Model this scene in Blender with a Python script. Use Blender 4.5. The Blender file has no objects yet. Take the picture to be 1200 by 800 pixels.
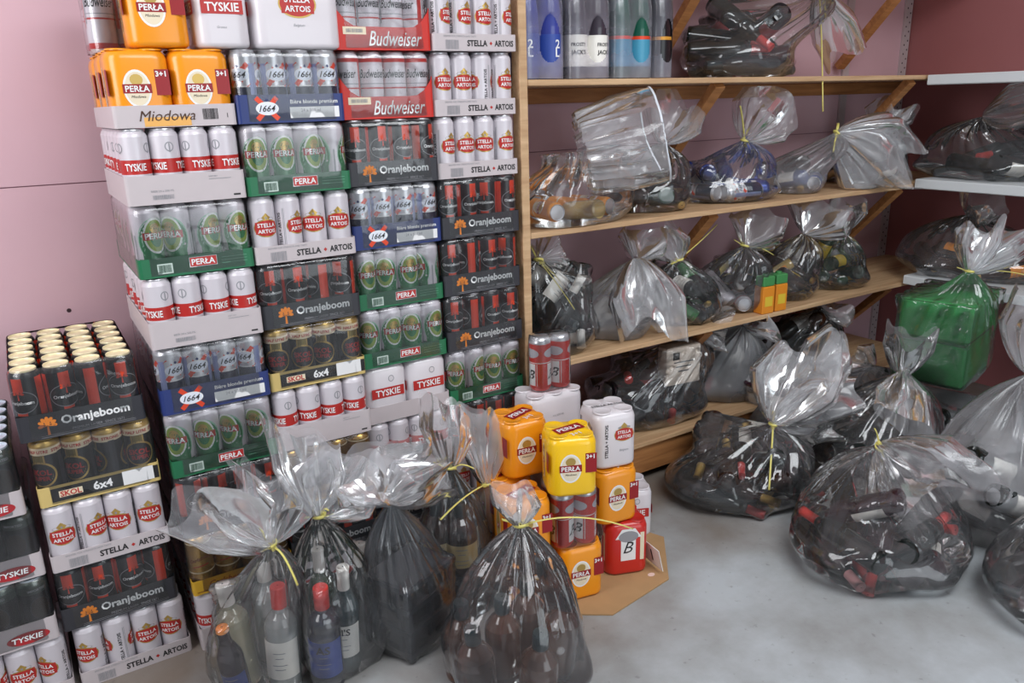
import bpy, math, random
import numpy as np
from mathutils import Matrix, Vector
R = math.radians
rng = random.Random(7)
scene = bpy.context.scene
COL = scene.collection

# ------------------------------------------------------------------ materials
MATS = {}
def nodes_of(m):
    m.use_nodes = True
    nt = m.node_tree
    return nt, nt.nodes, nt.links

def lin(c):
    return tuple(((x/255)/12.92 if x/255 <= .04045 else ((x/255+.055)/1.055)**2.4) for x in c)

def paint(name, rgb, rough=.45, metal=0., coat=0., noise=0., nscale=60., bump=0., bscale=200., spec=.5):
    if name in MATS: return MATS[name]
    m = bpy.data.materials.new(name); nt, N, L = nodes_of(m)
    b = N['Principled BSDF']
    col = (*lin(rgb), 1)
    b.inputs['Base Color'].default_value = col
    b.inputs['Roughness'].default_value = rough
    b.inputs['Metallic'].default_value = metal
    b.inputs['Coat Weight'].default_value = coat
    b.inputs['Coat Roughness'].default_value = .12
    b.inputs['Specular IOR Level'].default_value = spec
    if noise or bump:
        tc = N.new('ShaderNodeTexCoord')
        n = N.new('ShaderNodeTexNoise'); n.inputs['Scale'].default_value = nscale; n.inputs['Detail'].default_value = 5
        L.new(tc.outputs['Object'], n.inputs['Vector'])
        if noise:
            mx = N.new('ShaderNodeMix'); mx.data_type = 'RGBA'
            mx.inputs[6].default_value = tuple(min(1, c*(1-noise)) for c in col[:3])+(1,)
            mx.inputs[7].default_value = tuple(min(1, c*(1+noise)) for c in col[:3])+(1,)
            L.new(n.outputs['Fac'], mx.inputs[0]); L.new(mx.outputs[2], b.inputs['Base Color'])
        if bump:
            n2 = N.new('ShaderNodeTexNoise'); n2.inputs['Scale'].default_value = bscale; n2.inputs['Detail'].default_value = 4
            L.new(tc.outputs['Object'], n2.inputs['Vector'])
            bp = N.new('ShaderNodeBump'); bp.inputs['Strength'].default_value = bump; bp.inputs['Distance'].default_value = .003
            L.new(n2.outputs['Fac'], bp.inputs['Height']); L.new(bp.outputs['Normal'], b.inputs['Normal'])
    MATS[name] = m
    return m

def film(name, milk, tint=(1, 1, 1), rough=.14, gloss=1.0, bump=.5, bscale=30., bdist=.006, body=(.86, .88, .92)):
    """thin clear polythene: see-through, a little milky, glossy by Fresnel"""
    m = bpy.data.materials.new(name); nt, N, L = nodes_of(m)
    N.remove(N['Principled BSDF']); out = N['Material Output']
    tr = N.new('ShaderNodeBsdfTransparent'); tr.inputs['Color'].default_value = (*tint, 1)
    df = N.new('ShaderNodeBsdfDiffuse'); df.inputs['Color'].default_value = (*body, 1)
    tl = N.new('ShaderNodeBsdfTranslucent'); tl.inputs['Color'].default_value = (*body, 1)
    mk = N.new('ShaderNodeMixShader'); mk.inputs[0].default_value = .5
    L.new(df.outputs[0], mk.inputs[1]); L.new(tl.outputs[0], mk.inputs[2])
    tc = N.new('ShaderNodeTexCoord')
    n = N.new('ShaderNodeTexNoise'); n.noise_type = 'RIDGED_MULTIFRACTAL'; n.inputs['Scale'].default_value = bscale; n.inputs['Detail'].default_value = 2.5
    n.inputs['Distortion'].default_value = .6
    L.new(tc.outputs['Object'], n.inputs['Vector'])
    bp = N.new('ShaderNodeBump'); bp.inputs['Strength'].default_value = bump; bp.inputs['Distance'].default_value = bdist
    L.new(n.outputs['Fac'], bp.inputs['Height'])
    # milkiness varies with crumpling
    mr = N.new('ShaderNodeMapRange'); mr.inputs[1].default_value = .35; mr.inputs[2].default_value = .7
    mr.inputs[3].default_value = milk*.55; mr.inputs[4].default_value = min(.9, milk*1.6)
    n3 = N.new('ShaderNodeTexNoise'); n3.inputs['Scale'].default_value = bscale*.45; n3.inputs['Detail'].default_value = 4
    L.new(tc.outputs['Object'], n3.inputs['Vector']); L.new(n3.outputs['Fac'], mr.inputs[0])
    m1 = N.new('ShaderNodeMixShader'); L.new(mr.outputs[0], m1.inputs[0])
    L.new(tr.outputs[0], m1.inputs[1]); L.new(mk.outputs[0], m1.inputs[2])
    gl = N.new('ShaderNodeBsdfAnisotropic') if hasattr(bpy.types, 'ShaderNodeBsdfAnisotropic') else N.new('ShaderNodeBsdfGlossy')
    gl.inputs['Roughness'].default_value = rough
    gl.inputs['Color'].default_value = (1, 1, 1, 1)
    L.new(bp.outputs['Normal'], gl.inputs['Normal'])
    fr = N.new('ShaderNodeFresnel'); fr.inputs['IOR'].default_value = 1.5; L.new(bp.outputs['Normal'], fr.inputs['Normal'])
    mu = N.new('ShaderNodeMath'); mu.operation = 'MULTIPLY'; mu.inputs[1].default_value = gloss; mu.use_clamp = True
    L.new(fr.outputs[0], mu.inputs[0])
    m2 = N.new('ShaderNodeMixShader'); L.new(mu.outputs[0], m2.inputs[0])
    L.new(m1.outputs[0], m2.inputs[1]); L.new(gl.outputs[0], m2.inputs[2])
    L.new(m2.outputs[0], out.inputs['Surface'])
    MATS[name] = m
    return m

def wood_mat(name, a, b, rough=.6):
    m = bpy.data.materials.new(name); nt, N, L = nodes_of(m); bs = N['Principled BSDF']
    tc = N.new('ShaderNodeTexCoord'); mp = N.new('ShaderNodeMapping'); mp.inputs['Scale'].default_value = (1.2, 14, 14)
    n = N.new('ShaderNodeTexNoise'); n.inputs['Scale'].default_value = 3; n.inputs['Detail'].default_value = 7; n.inputs['Distortion'].default_value = .8
    L.new(tc.outputs['Object'], mp.inputs[0]); L.new(mp.outputs[0], n.inputs['Vector'])
    cr = N.new('ShaderNodeValToRGB'); cr.color_ramp.elements[0].position = .32; cr.color_ramp.elements[1].position = .7
    cr.color_ramp.elements[0].color = (*lin(a), 1); cr.color_ramp.elements[1].color = (*lin(b), 1)
    L.new(n.outputs['Fac'], cr.inputs[0]); L.new(cr.outputs[0], bs.inputs['Base Color'])
    bs.inputs['Roughness'].default_value = rough
    MATS[name] = m; return m

def wall_mat(name, rgb, joint=True):
    m = bpy.data.materials.new(name); nt, N, L = nodes_of(m); bs = N['Principled BSDF']
    tc = N.new('ShaderNodeTexCoord')
    n = N.new('ShaderNodeTexNoise'); n.inputs['Scale'].default_value = 3; n.inputs['Detail'].default_value = 6
    L.new(tc.outputs['Object'], n.inputs['Vector'])
    c = lin(rgb)
    mx = N.new('ShaderNodeMix'); mx.data_type = 'RGBA'
    mx.inputs[6].default_value = (c[0]*.9, c[1]*.86, c[2]*.88, 1); mx.inputs[7].default_value = (min(1, c[0]*1.08), c[1]*1.1, c[2]*1.1, 1)
    L.new(n.outputs['Fac'], mx.inputs[0]); L.new(mx.outputs[2], bs.inputs['Base Color'])
    bs.inputs['Roughness'].default_value = .7
    MATS[name] = m; return m

def floor_mat():
    m = bpy.data.materials.new('concrete_floor'); nt, N, L = nodes_of(m); bs = N['Principled BSDF']
    tc = N.new('ShaderNodeTexCoord')
    n = N.new('ShaderNodeTexNoise'); n.inputs['Scale'].default_value = 2.3; n.inputs['Detail'].default_value = 9; n.inputs['Roughness'].default_value = .62
    L.new(tc.outputs['Object'], n.inputs['Vector'])
    cr = N.new('ShaderNodeValToRGB'); e = cr.color_ramp.elements
    e[0].position = .3; e[0].color = (*lin((142, 142, 140)), 1); e[1].position = .62; e[1].color = (*lin((182, 188, 192)), 1)
    L.new(n.outputs['Fac'], cr.inputs[0])
    # brown dirt trodden in along the foot of the shelving
    sx = N.new('ShaderNodeSeparateXYZ'); L.new(tc.outputs['Object'], sx.inputs[0])
    n2 = N.new('ShaderNodeTexNoise'); n2.inputs['Scale'].default_value = 4; n2.inputs['Detail'].default_value = 6
    L.new(tc.outputs['Object'], n2.inputs['Vector'])
    ad = N.new('ShaderNodeMath'); ad.operation = 'ADD'; L.new(sx.outputs['Y'], ad.inputs[0]); L.new(n2.outputs['Fac'], ad.inputs[1])
    mr = N.new('ShaderNodeMapRange'); mr.inputs[1].default_value = 1.85; mr.inputs[2].default_value = 2.5; mr.inputs[3].default_value = 0; mr.inputs[4].default_value = .75
    L.new(ad.outputs[0], mr.inputs[0])
    mx = N.new('ShaderNodeMix'); mx.data_type = 'RGBA'; mx.inputs[7].default_value = (*lin((112, 92, 72)), 1)
    L.new(mr.outputs[0], mx.inputs[0]); L.new(cr.outputs[0], mx.inputs[6])
    # small dark specks
    n4 = N.new('ShaderNodeTexNoise'); n4.inputs['Scale'].default_value = 38; n4.inputs['Detail'].default_value = 3
    L.new(tc.outputs['Object'], n4.inputs['Vector'])
    m4 = N.new('ShaderNodeMapRange'); m4.inputs[1].default_value = .66; m4.inputs[2].default_value = .74; m4.inputs[3].default_value = 0; m4.inputs[4].default_value = .35
    L.new(n4.outputs['Fac'], m4.inputs[0])
    mx2 = N.new('ShaderNodeMix'); mx2.data_type = 'RGBA'; mx2.inputs[7].default_value = (*lin((95, 90, 85)), 1)
    L.new(m4.outputs[0], mx2.inputs[0]); L.new(mx.outputs[2], mx2.inputs[6])
    L.new(mx2.outputs[2], bs.inputs['Base Color'])
    bs.inputs['Roughness'].default_value = .55
    bp = N.new('ShaderNodeBump'); bp.inputs['Strength'].default_value = .15; bp.inputs['Distance'].default_value = .002
    L.new(n4.outputs['Fac'], bp.inputs['Height']); L.new(bp.outputs['Normal'], bs.inputs['Normal'])
    MATS['floor'] = m; return m

def glass_mat(name, tint, see=.6, rough=.06, body=None):
    """bottle glass: part see-through with its tint, part solid tint, glossy"""
    m = bpy.data.materials.new(name); nt, N, L = nodes_of(m); bs = N['Principled BSDF']; out = N['Material Output']
    bs.inputs['Base Color'].default_value = (*lin(body or tint), 1); bs.inputs['Roughness'].default_value = rough
    tr = N.new('ShaderNodeBsdfTransparent'); tr.inputs['Color'].default_value = (*lin(tint), 1)
    mx = N.new('ShaderNodeMixShader'); mx.inputs[0].default_value = see
    L.new(bs.outputs[0], mx.inputs[1]); L.new(tr.outputs[0], mx.inputs[2])
    fr = N.new('ShaderNodeFresnel'); fr.inputs['IOR'].default_value = 1.5
    gl = N.new('ShaderNodeBsdfAnisotropic') if hasattr(bpy.types, 'ShaderNodeBsdfAnisotropic') else N.new('ShaderNodeBsdfGlossy')
    gl.inputs['Roughness'].default_value = rough
    m2 = N.new('ShaderNodeMixShader'); L.new(fr.outputs[0], m2.inputs[0]); L.new(mx.outputs[0], m2.inputs[1]); L.new(gl.outputs[0], m2.inputs[2])
    L.new(m2.outputs[0], out.inputs['Surface'])
    MATS[name] = m; return m

P = paint
white = P('can_white', (212, 206, 212), .36, .06, .3); silver = P('aluminium', (206, 206, 210), .3, .55)
red = P('red_print', (184, 44, 40), .35); dred = P('dark_red_print', (150, 22, 30), .38); oran = P('orange_red_print', (222, 70, 38), .35, .1)
black = P('black_print', (22, 22, 26), .32, .05, .2); dgrey = P('charcoal_print', (48, 48, 54), .4)
navy = P('navy_print', (38, 52, 110), .38); dnavy = P('dark_navy', (22, 26, 58), .32, .2)
green = P('green_print', (28, 124, 70), .33, .1, .2); lime = P('olive_green_print', (142, 166, 66), .36, .1); dgreen = P('dark_green_print', (14, 66, 42), .4)
gold = P('gold_print', (196, 164, 92), .3, .6); goldcan = P('gold_can', (190, 150, 72), .26, .75); cream = P('cream_print', (232, 218, 190), .45)
wprint = P('white_print', (238, 238, 238), .45); gprint = P('grey_print', (150, 150, 155), .5); ink = P('ink', (30, 28, 30), .5)
sand = P('tan_tray', (214, 188, 118), .55); yellow = P('yellow_tray', (220, 172, 50), .5)
card_w = P('white_card', (200, 190, 192), .55, noise=.04, nscale=25); card_b = P('brown_card', (176, 140, 98), .8, noise=.12, nscale=18)
card_r = P('red_card', (202, 44, 34), .42); card_n = P('navy_card', (40, 56, 116), .42); card_g = P('green_card', (34, 112, 74), .42); card_k = P('charcoal_card', (52, 52, 58), .42)
amber = P('amber_sleeve', (240, 150, 22), .3, 0, .3); amber_y = P('yellow_sleeve', (252, 200, 24), .28, 0, .4); wsleeve = P('white_sleeve', (220, 214, 218), .3, 0, .3); rsleeve = P('red_sleeve', (200, 40, 34), .3, 0, .3)
lid_cream = P('pale_gold_lid', (238, 226, 186), .34, .15); lid_blue = P('steel_lid', (206, 218, 228), .3, .3)
darkcan = P('dark_can', (74, 82, 76), .3, .5)
tie_m = P('yellow_tie', (226, 214, 120), .4); box_green = P('green_plastic', (30, 150, 70), .4); crate_k = P('black_plastic', (44, 50, 58), .35)
g_wine = P('wine_glass', (18, 26, 24), .07, 0, .5); g_brown = P('brown_glass', (46, 24, 14), .07, 0, .5); g_green = P('green_glass', (26, 60, 34), .07, 0, .5)
g_amber = P('amber_glass', (84, 50, 32), .08, 0, .5); g_straw = P('straw_bottle', (188, 160, 96), .08, 0, .4)
g_plum = P('plum_glass', (48, 26, 34), .07, 0, .5)
g_clear = glass_mat('clear_glass', (246, 248, 247), .62, .05, (232, 236, 234))
g_pale = glass_mat('pale_bottle', (236, 232, 210), .6, .06, (220, 214, 184))
pet_blue = P('blue_plastic', (60, 70, 150), .2, 0, .3); pet_teal = P('teal_print', (70, 150, 180), .35); pet_clear = glass_mat('clear_pet', (200, 205, 215), .55, .1, (150, 150, 165))
cap_red = P('red_cap', (206, 58, 52), .35); cap_white = P('white_cap', (230, 226, 220), .4); cap_k = P('black_cap', (30, 44, 48), .4); cap_gold = P('gold_cap', (206, 170, 90), .35, .5); cap_pink = P('pink_cap', (210, 150, 150), .4)
lab_w = P('paper_label', (238, 234, 226), .6); lab_b = P('blue_label', (52, 78, 160), .4); lab_o = P('orange_label', (226, 140, 40), .45); lab_r = P('red_label', (180, 44, 50), .45); lab_g = P('green_label', (70, 140, 80), .45); lab_y = P('yellow_label', (222, 190, 60), .45)
f_wrap = film('shrink_film', .045, rough=.1, bump=.35, bscale=22., gloss=1.2)
f_bag = film('bag_film', .075, rough=.10, bump=.8, bscale=9., bdist=.02, gloss=1.5, body=(.92, .93, .97))
f_mouth = film('bag_mouth_film', .27, rough=.17, bump=.6, bscale=7., bdist=.02, gloss=.85, body=(.92, .93, .97))
f_fog = film('cloudy_bag_film', .30, rough=.2, bump=.6, bscale=7., bdist=.02, gloss=.9, body=(.90, .91, .95))
f_milk = film('milky_film', .36, rough=.22, bump=.4, bscale=14., gloss=1.0, body=(.78, .76, .88))
timber = wood_mat('pine_board', (184, 146, 108), (212, 178, 138)); timber_o = wood_mat('orange_pine', (150, 98, 56), (188, 130, 78))
shelf_w = P('white_shelf_paint', (222, 226, 228), .4); steel_w = P('white_steel', (196, 184, 186), .45, .2); hole_m = P('hole_dark', (60, 40, 44), .8)
wall_p = wall_mat('pink_plaster', (206, 170, 178)); wall_d = wall_mat('red_pink_plaster', (160, 100, 100)); wall_c = P('ceiling_white', (206, 200, 200), .8)

# ------------------------------------------------------------------ mesh helpers
class MB:
    def __init__(s): s.v = []; s.f = []; s.mi = []; s.sm = []; s.mats = []; s.n = 0
    def slot(s, m):
        if m not in s.mats: s.mats.append(m)
        return s.mats.index(m)
    def add(s, v, f, m, smooth=False):
        k = s.slot(m); b = s.n
        s.v.append(np.asarray(v, float).reshape(-1, 3)); s.n += len(s.v[-1])
        for q in f: s.f.append([int(i)+b for i in q])
        s.mi += [k]*len(f); s.sm += [smooth]*len(f)
    def box(s, c, d, m, rot=None):
        x, y, z = (k/2 for k in d)
        v = np.array([(-x,-y,-z),(x,-y,-z),(x,y,-z),(-x,y,-z),(-x,-y,z),(x,-y,z),(x,y,z),(-x,y,z)])
        if rot is not None: v = v @ np.array(rot.to_3x3()).T
        s.add(v+np.array(c), [(0,3,2,1),(4,5,6,7),(0,1,5,4),(1,2,6,5),(2,3,7,6),(3,0,4,7)], m)
    def bevbox(s, c, d, m, b=.003):
        # box with chamfered edges
        hx, hy, hz = (k/2 for k in d); b = min(b, hx*.9, hy*.9, hz*.9)
        o = outline(2*hx, 2*hy, b, 1); rings = []
        for z, off in ((-hz, b), (-hz+b, 0), (hz-b, 0), (hz, b)):
            q = outline(2*(hx-off), 2*(hy-off), max(b-off, b*.5), 1)
            rings.append(np.c_[q, np.full(len(q), z)])
        s.rings([r+np.array(c) for r in rings], m, capb=True, capt=True, smooth=False)
    def rings(s, rs, m, capb=False, capt=False, smooth=True, closed=True):
        n = len(rs[0]); v = np.concatenate(rs); f = []
        for i in range(len(rs)-1):
            for j in range(n if closed else n-1):
                k = (j+1) % n
                f.append((i*n+j, i*n+k, (i+1)*n+k, (i+1)*n+j))
        if capb: f.append(tuple(range(n-1, -1, -1)))
        if capt: f.append(tuple((len(rs)-1)*n+j for j in range(n)))
        s.add(v, f, m, smooth)
    def lathe(s, prof, n=32, smooth=True):
        """prof: list of (r,z,mat of the segment that follows)"""
        a = np.linspace(0, 2*np.pi, n, endpoint=False); ca, sa = np.cos(a), np.sin(a)
        for i in range(len(prof)-1):
            (r0, z0, m), (r1, z1, _) = prof[i][:3], prof[i+1][:3]
            if m is None: continue
            s.rings([np.c_[r0*ca, r0*sa, np.full(n, z0)], np.c_[r1*ca, r1*sa, np.full(n, z1)]], m, smooth=smooth)
    def tube(s, pts, r, m, n=8, flat=None):
        pts = [Vector(p) for p in pts]; rs = []
        for i, p in enumerate(pts):
            t = (pts[min(i+1, len(pts)-1)]-pts[max(i-1, 0)]).normalized()
            up = Vector((0, 0, 1)) if abs(t.z) < .95 else Vector((1, 0, 0))
            e1 = t.cross(up).normalized(); e2 = t.cross(e1)
            ra, rb = (r, r) if flat is None else (r, flat)
            rs.append(np.array([p+e1*(ra*math.cos(2*math.pi*k/n))+e2*(rb*math.sin(2*math.pi*k/n)) for k in range(n)]))
        s.rings(rs, m, True, True)
    def mesh(s, name):
        me = bpy.data.meshes.new(name)
        v = np.concatenate(s.v) if s.v else np.zeros((0, 3))
        me.from_pydata(v.tolist(), [], s.f)
        for m in s.mats: me.materials.append(m)
        me.polygons.foreach_set('material_index', np.array(s.mi, dtype=np.int32))
        me.polygons.foreach_set('use_smooth', np.array(s.sm, dtype=bool))
        me.update(); return me

def outline(w, d, r, seg=4):
    """rounded rectangle, counter-clockwise from the front-left corner"""
    out = []
    for cx, cy, a0 in ((w/2-r, -d/2+r, -90), (w/2-r, d/2-r, 0), (-w/2+r, d/2-r, 90), (-w/2+r, -d/2+r, 180)):
        for k in range(seg+1):
            a = R(a0+90*k/seg); out.append((cx+r*math.cos(a), cy+r*math.sin(a)))
    return np.array(out)

def link(name, data, parent=None):
    o = bpy.data.objects.new(name, data); COL.objects.link(o)
    if parent is not None: o.parent = parent
    return o
def thing(name, label, cat, loc=(0,0,0), rz=0, group=None, data=None):
    o = link(name, data); o.location = loc; o.rotation_euler = (0, 0, rz)
    o['label'] = label; o['category'] = cat
    if group: o['group'] = group
    return o
def structure(name, mb, label=None):
    o = link(name, mb.mesh(name)); o['kind'] = 'structure'
    if label: o['label'] = label
    return o

# ------------------------------------------------------------------ lettering and printed shapes
_T = {}
def text2d(body, h=None, w=None, shear=0., bold=0.):
    """filled lettering as flat triangles centred on the origin, scaled to height h or width w"""
    key = (body, shear, bold)
    if key not in _T:
        cu = bpy.data.curves.new('lettering', 'FONT'); cu.body = body; cu.size = 1; cu.shear = shear; cu.offset = bold
        cu.resolution_u = 2
        ob = bpy.data.objects.new('lettering', cu)
        me = ob.to_mesh()
        v = np.array([p.co[:2] for p in me.vertices]); me.calc_loop_triangles()
        f = [tuple(t.vertices) for t in me.loop_triangles]
        ob.to_mesh_clear(); bpy.data.objects.remove(ob); bpy.data.curves.remove(cu)
        lo, hi = v.min(0), v.max(0); v = v-(lo+hi)/2
        _T[key] = (v, f, hi-lo)
    v, f, ext = _T[key]
    if h and w: return v*np.array([w/ext[0], h/ext[1]]), f
    k = h/ext[1] if h else w/ext[0]
    return v*k, f
def ell(rx, rz, n=28, k=4):
    v = [(0, 0)]; f = []
    for i in range(1, k+1):
        for j in range(n):
            a = 2*math.pi*j/n; v.append((rx*i/k*math.cos(a), rz*i/k*math.sin(a)))
    for j in range(n): f.append((0, 1+j, 1+(j+1) % n))
    for i in range(1, k):
        for j in range(n):
            a, b = 1+(i-1)*n+j, 1+(i-1)*n+(j+1) % n; f.append((a, a+n, b+n, b))
    return np.array(v), f
def rect(w, h, n=6, skew=0.):
    v = []; f = []
    for i in range(n+1):
        x = -w/2+w*i/n
        v += [(x-skew, -h/2), (x+skew, h/2)]
    for i in range(n): f.append((2*i, 2*i+2, 2*i+3, 2*i+1))
    return np.array(v), f
def poly(pts): return np.array(pts, float), [tuple(range(len(pts)))]
def xf(s, dx=0, dz=0, rot=0, k=1.):
    v, f = s; c, q = math.cos(rot), math.sin(rot); v = v*k
    return np.c_[v[:, 0]*c-v[:, 1]*q+dx, v[:, 0]*q+v[:, 1]*c+dz], f
def barcode(w, h, seed=1):
    r = random.Random(seed); v = []; f = []; x = -w/2
    while x < w/2:
        b = r.choice((.6, 1, 1.6))*w/46; k = len(v)
        v += [(x, -h/2), (min(x+b, w/2), -h/2), (min(x+b, w/2), h/2), (x, h/2)]; f.append((k, k+1, k+2, k+3)); x += b+r.choice((.7, 1.2))*w/46
    return np.array(v), f
def tree2d(h):
    v = []; f = []
    def put(s):
        b = len(v); v.extend(map(tuple, s[0])); f.extend(tuple(i+b for i in q) for q in s[1])
    put(xf(poly([(-.07, -.5), (.07, -.5), (.04, 0), (-.04, 0)]), 0, 0))
    for k in range(7):
        a = R(-10+200*k/6); put(xf(ell(.15, .1, 8, 1), .33*math.cos(a), .1+.33*math.sin(a), a)); put(xf(rect(.26, .04, 1), .15*math.cos(a), .05+.17*math.sin(a), a))
    put(xf(ell(.13, .13, 8, 1), 0, .2))
    return np.array(v)*h, f
def wrap(mb, s, r, th, z, m, eps):
    v, f = s; a = th+v[:, 0]/r; rr = r+eps
    mb.add(np.c_[rr*np.cos(a), rr*np.sin(a), z+v[:, 1]], f, m)
def flat(mb, s, o, m, face='front', eps=.0006):
    """printed shape on an upright face: o=(along,height,depth of the face)"""
    v, f = s; a = v[:, 0]+o[0]; z = v[:, 1]+o[1]; d = o[2]+eps
    if face == 'front': q = np.c_[a, np.full(len(a), -d), z]
    elif face == 'left': q = np.c_[np.full(len(a), -d), -a, z]
    elif face == 'right': q = np.c_[np.full(len(a), d), a, z]
    elif face == 'top': q = np.c_[a, z, np.full(len(a), d)]
    mb.add(q, f, m)
def emblem(put, kind, k=1.):
    """put(shape, material, level) – the printed emblems of cans, trays and sleeves"""
    if kind == 'perla':
        put(ell(.0205*k, .030*k), wprint, 2); put(ell(.0175*k, .0265*k), lime, 3); put(ell(.011*k, .019*k), green, 3.5)
        put(xf(ell(.009*k, .009*k, 14, 2), 0, .012*k), gold, 4)
        put(rect(.043*k, .0125*k), red, 4.5); put(text2d('PERŁA', w=.036*k, bold=.02), wprint, 7)
    elif kind == 'miod':
        put(ell(.0215*k, .030*k), wprint, 2); put(ell(.0185*k, .0265*k), cream, 3); put(xf(ell(.010*k, .009*k, 14, 2), 0, .014*k), gold, 4)
        put(rect(.044*k, .0145*k), dred, 4.5); put(text2d('PERŁA', w=.037*k, bold=.02), wprint, 7)
        put(xf(text2d('Miodowa', w=.022*k, shear=.3), 0, -.0125*k), ink, 7)
    elif kind == 'stella':
        put(ell(.0245*k, .0165*k), gold, 2); put(ell(.0225*k, .0145*k), red, 3)
        put(xf(rect(.042*k, .022*k), 0, 0), red, 3.2)
        put(xf(text2d('STELLA', w=.033*k, bold=.02), 0, .0055*k), wprint, 7); put(xf(text2d('ARTOIS', w=.033*k, bold=.02), 0, -.0055*k), wprint, 7)
        put(xf(rect(.012*k, .012*k, 2), 0, .0195*k, R(45)), gold, 2); put(xf(ell(.016*k, .004*k, 12, 1), 0, .0165*k), gprint, 1.8)
    elif kind == '1664':
        for q in (45, -45): put(xf(rect(.062*k, .010*k, 4), 0, 0, R(q)), oran, 2)
        put(ell(.024*k, .0135*k), wprint, 3); put(ell(.0225*k, .012*k), P('cool_white', (232, 236, 246), .4), 3.4)
        put(text2d('1664', w=.035*k, shear=.35, bold=.01), ink, 7); put(xf(rect(.005*k, .005*k, 1), 0, .017*k, R(45)), navy, 4)
    elif kind == 'oran':
        put(ell(.0275*k, .0205*k), gprint, 2); put(ell(.026*k, .019*k), black, 3)
        put(xf(text2d('Oranjeboom', w=.043*k, bold=.025), 0, -.002*k), wprint, 7)
        put(xf(tree2d(.020*k), 0, .014*k), oran, 6)
    elif kind == 'skol':
        put(ell(.027*k, .025*k), gold, 2); put(ell(.0235*k, .0215*k), black, 3)
        put(xf(text2d('SKOL', w=.036*k, bold=.03), 0, .004*k), red, 7); put(xf(text2d('SUPER', w=.03*k, bold=.03), 0, -.0075*k), red, 7)

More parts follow.
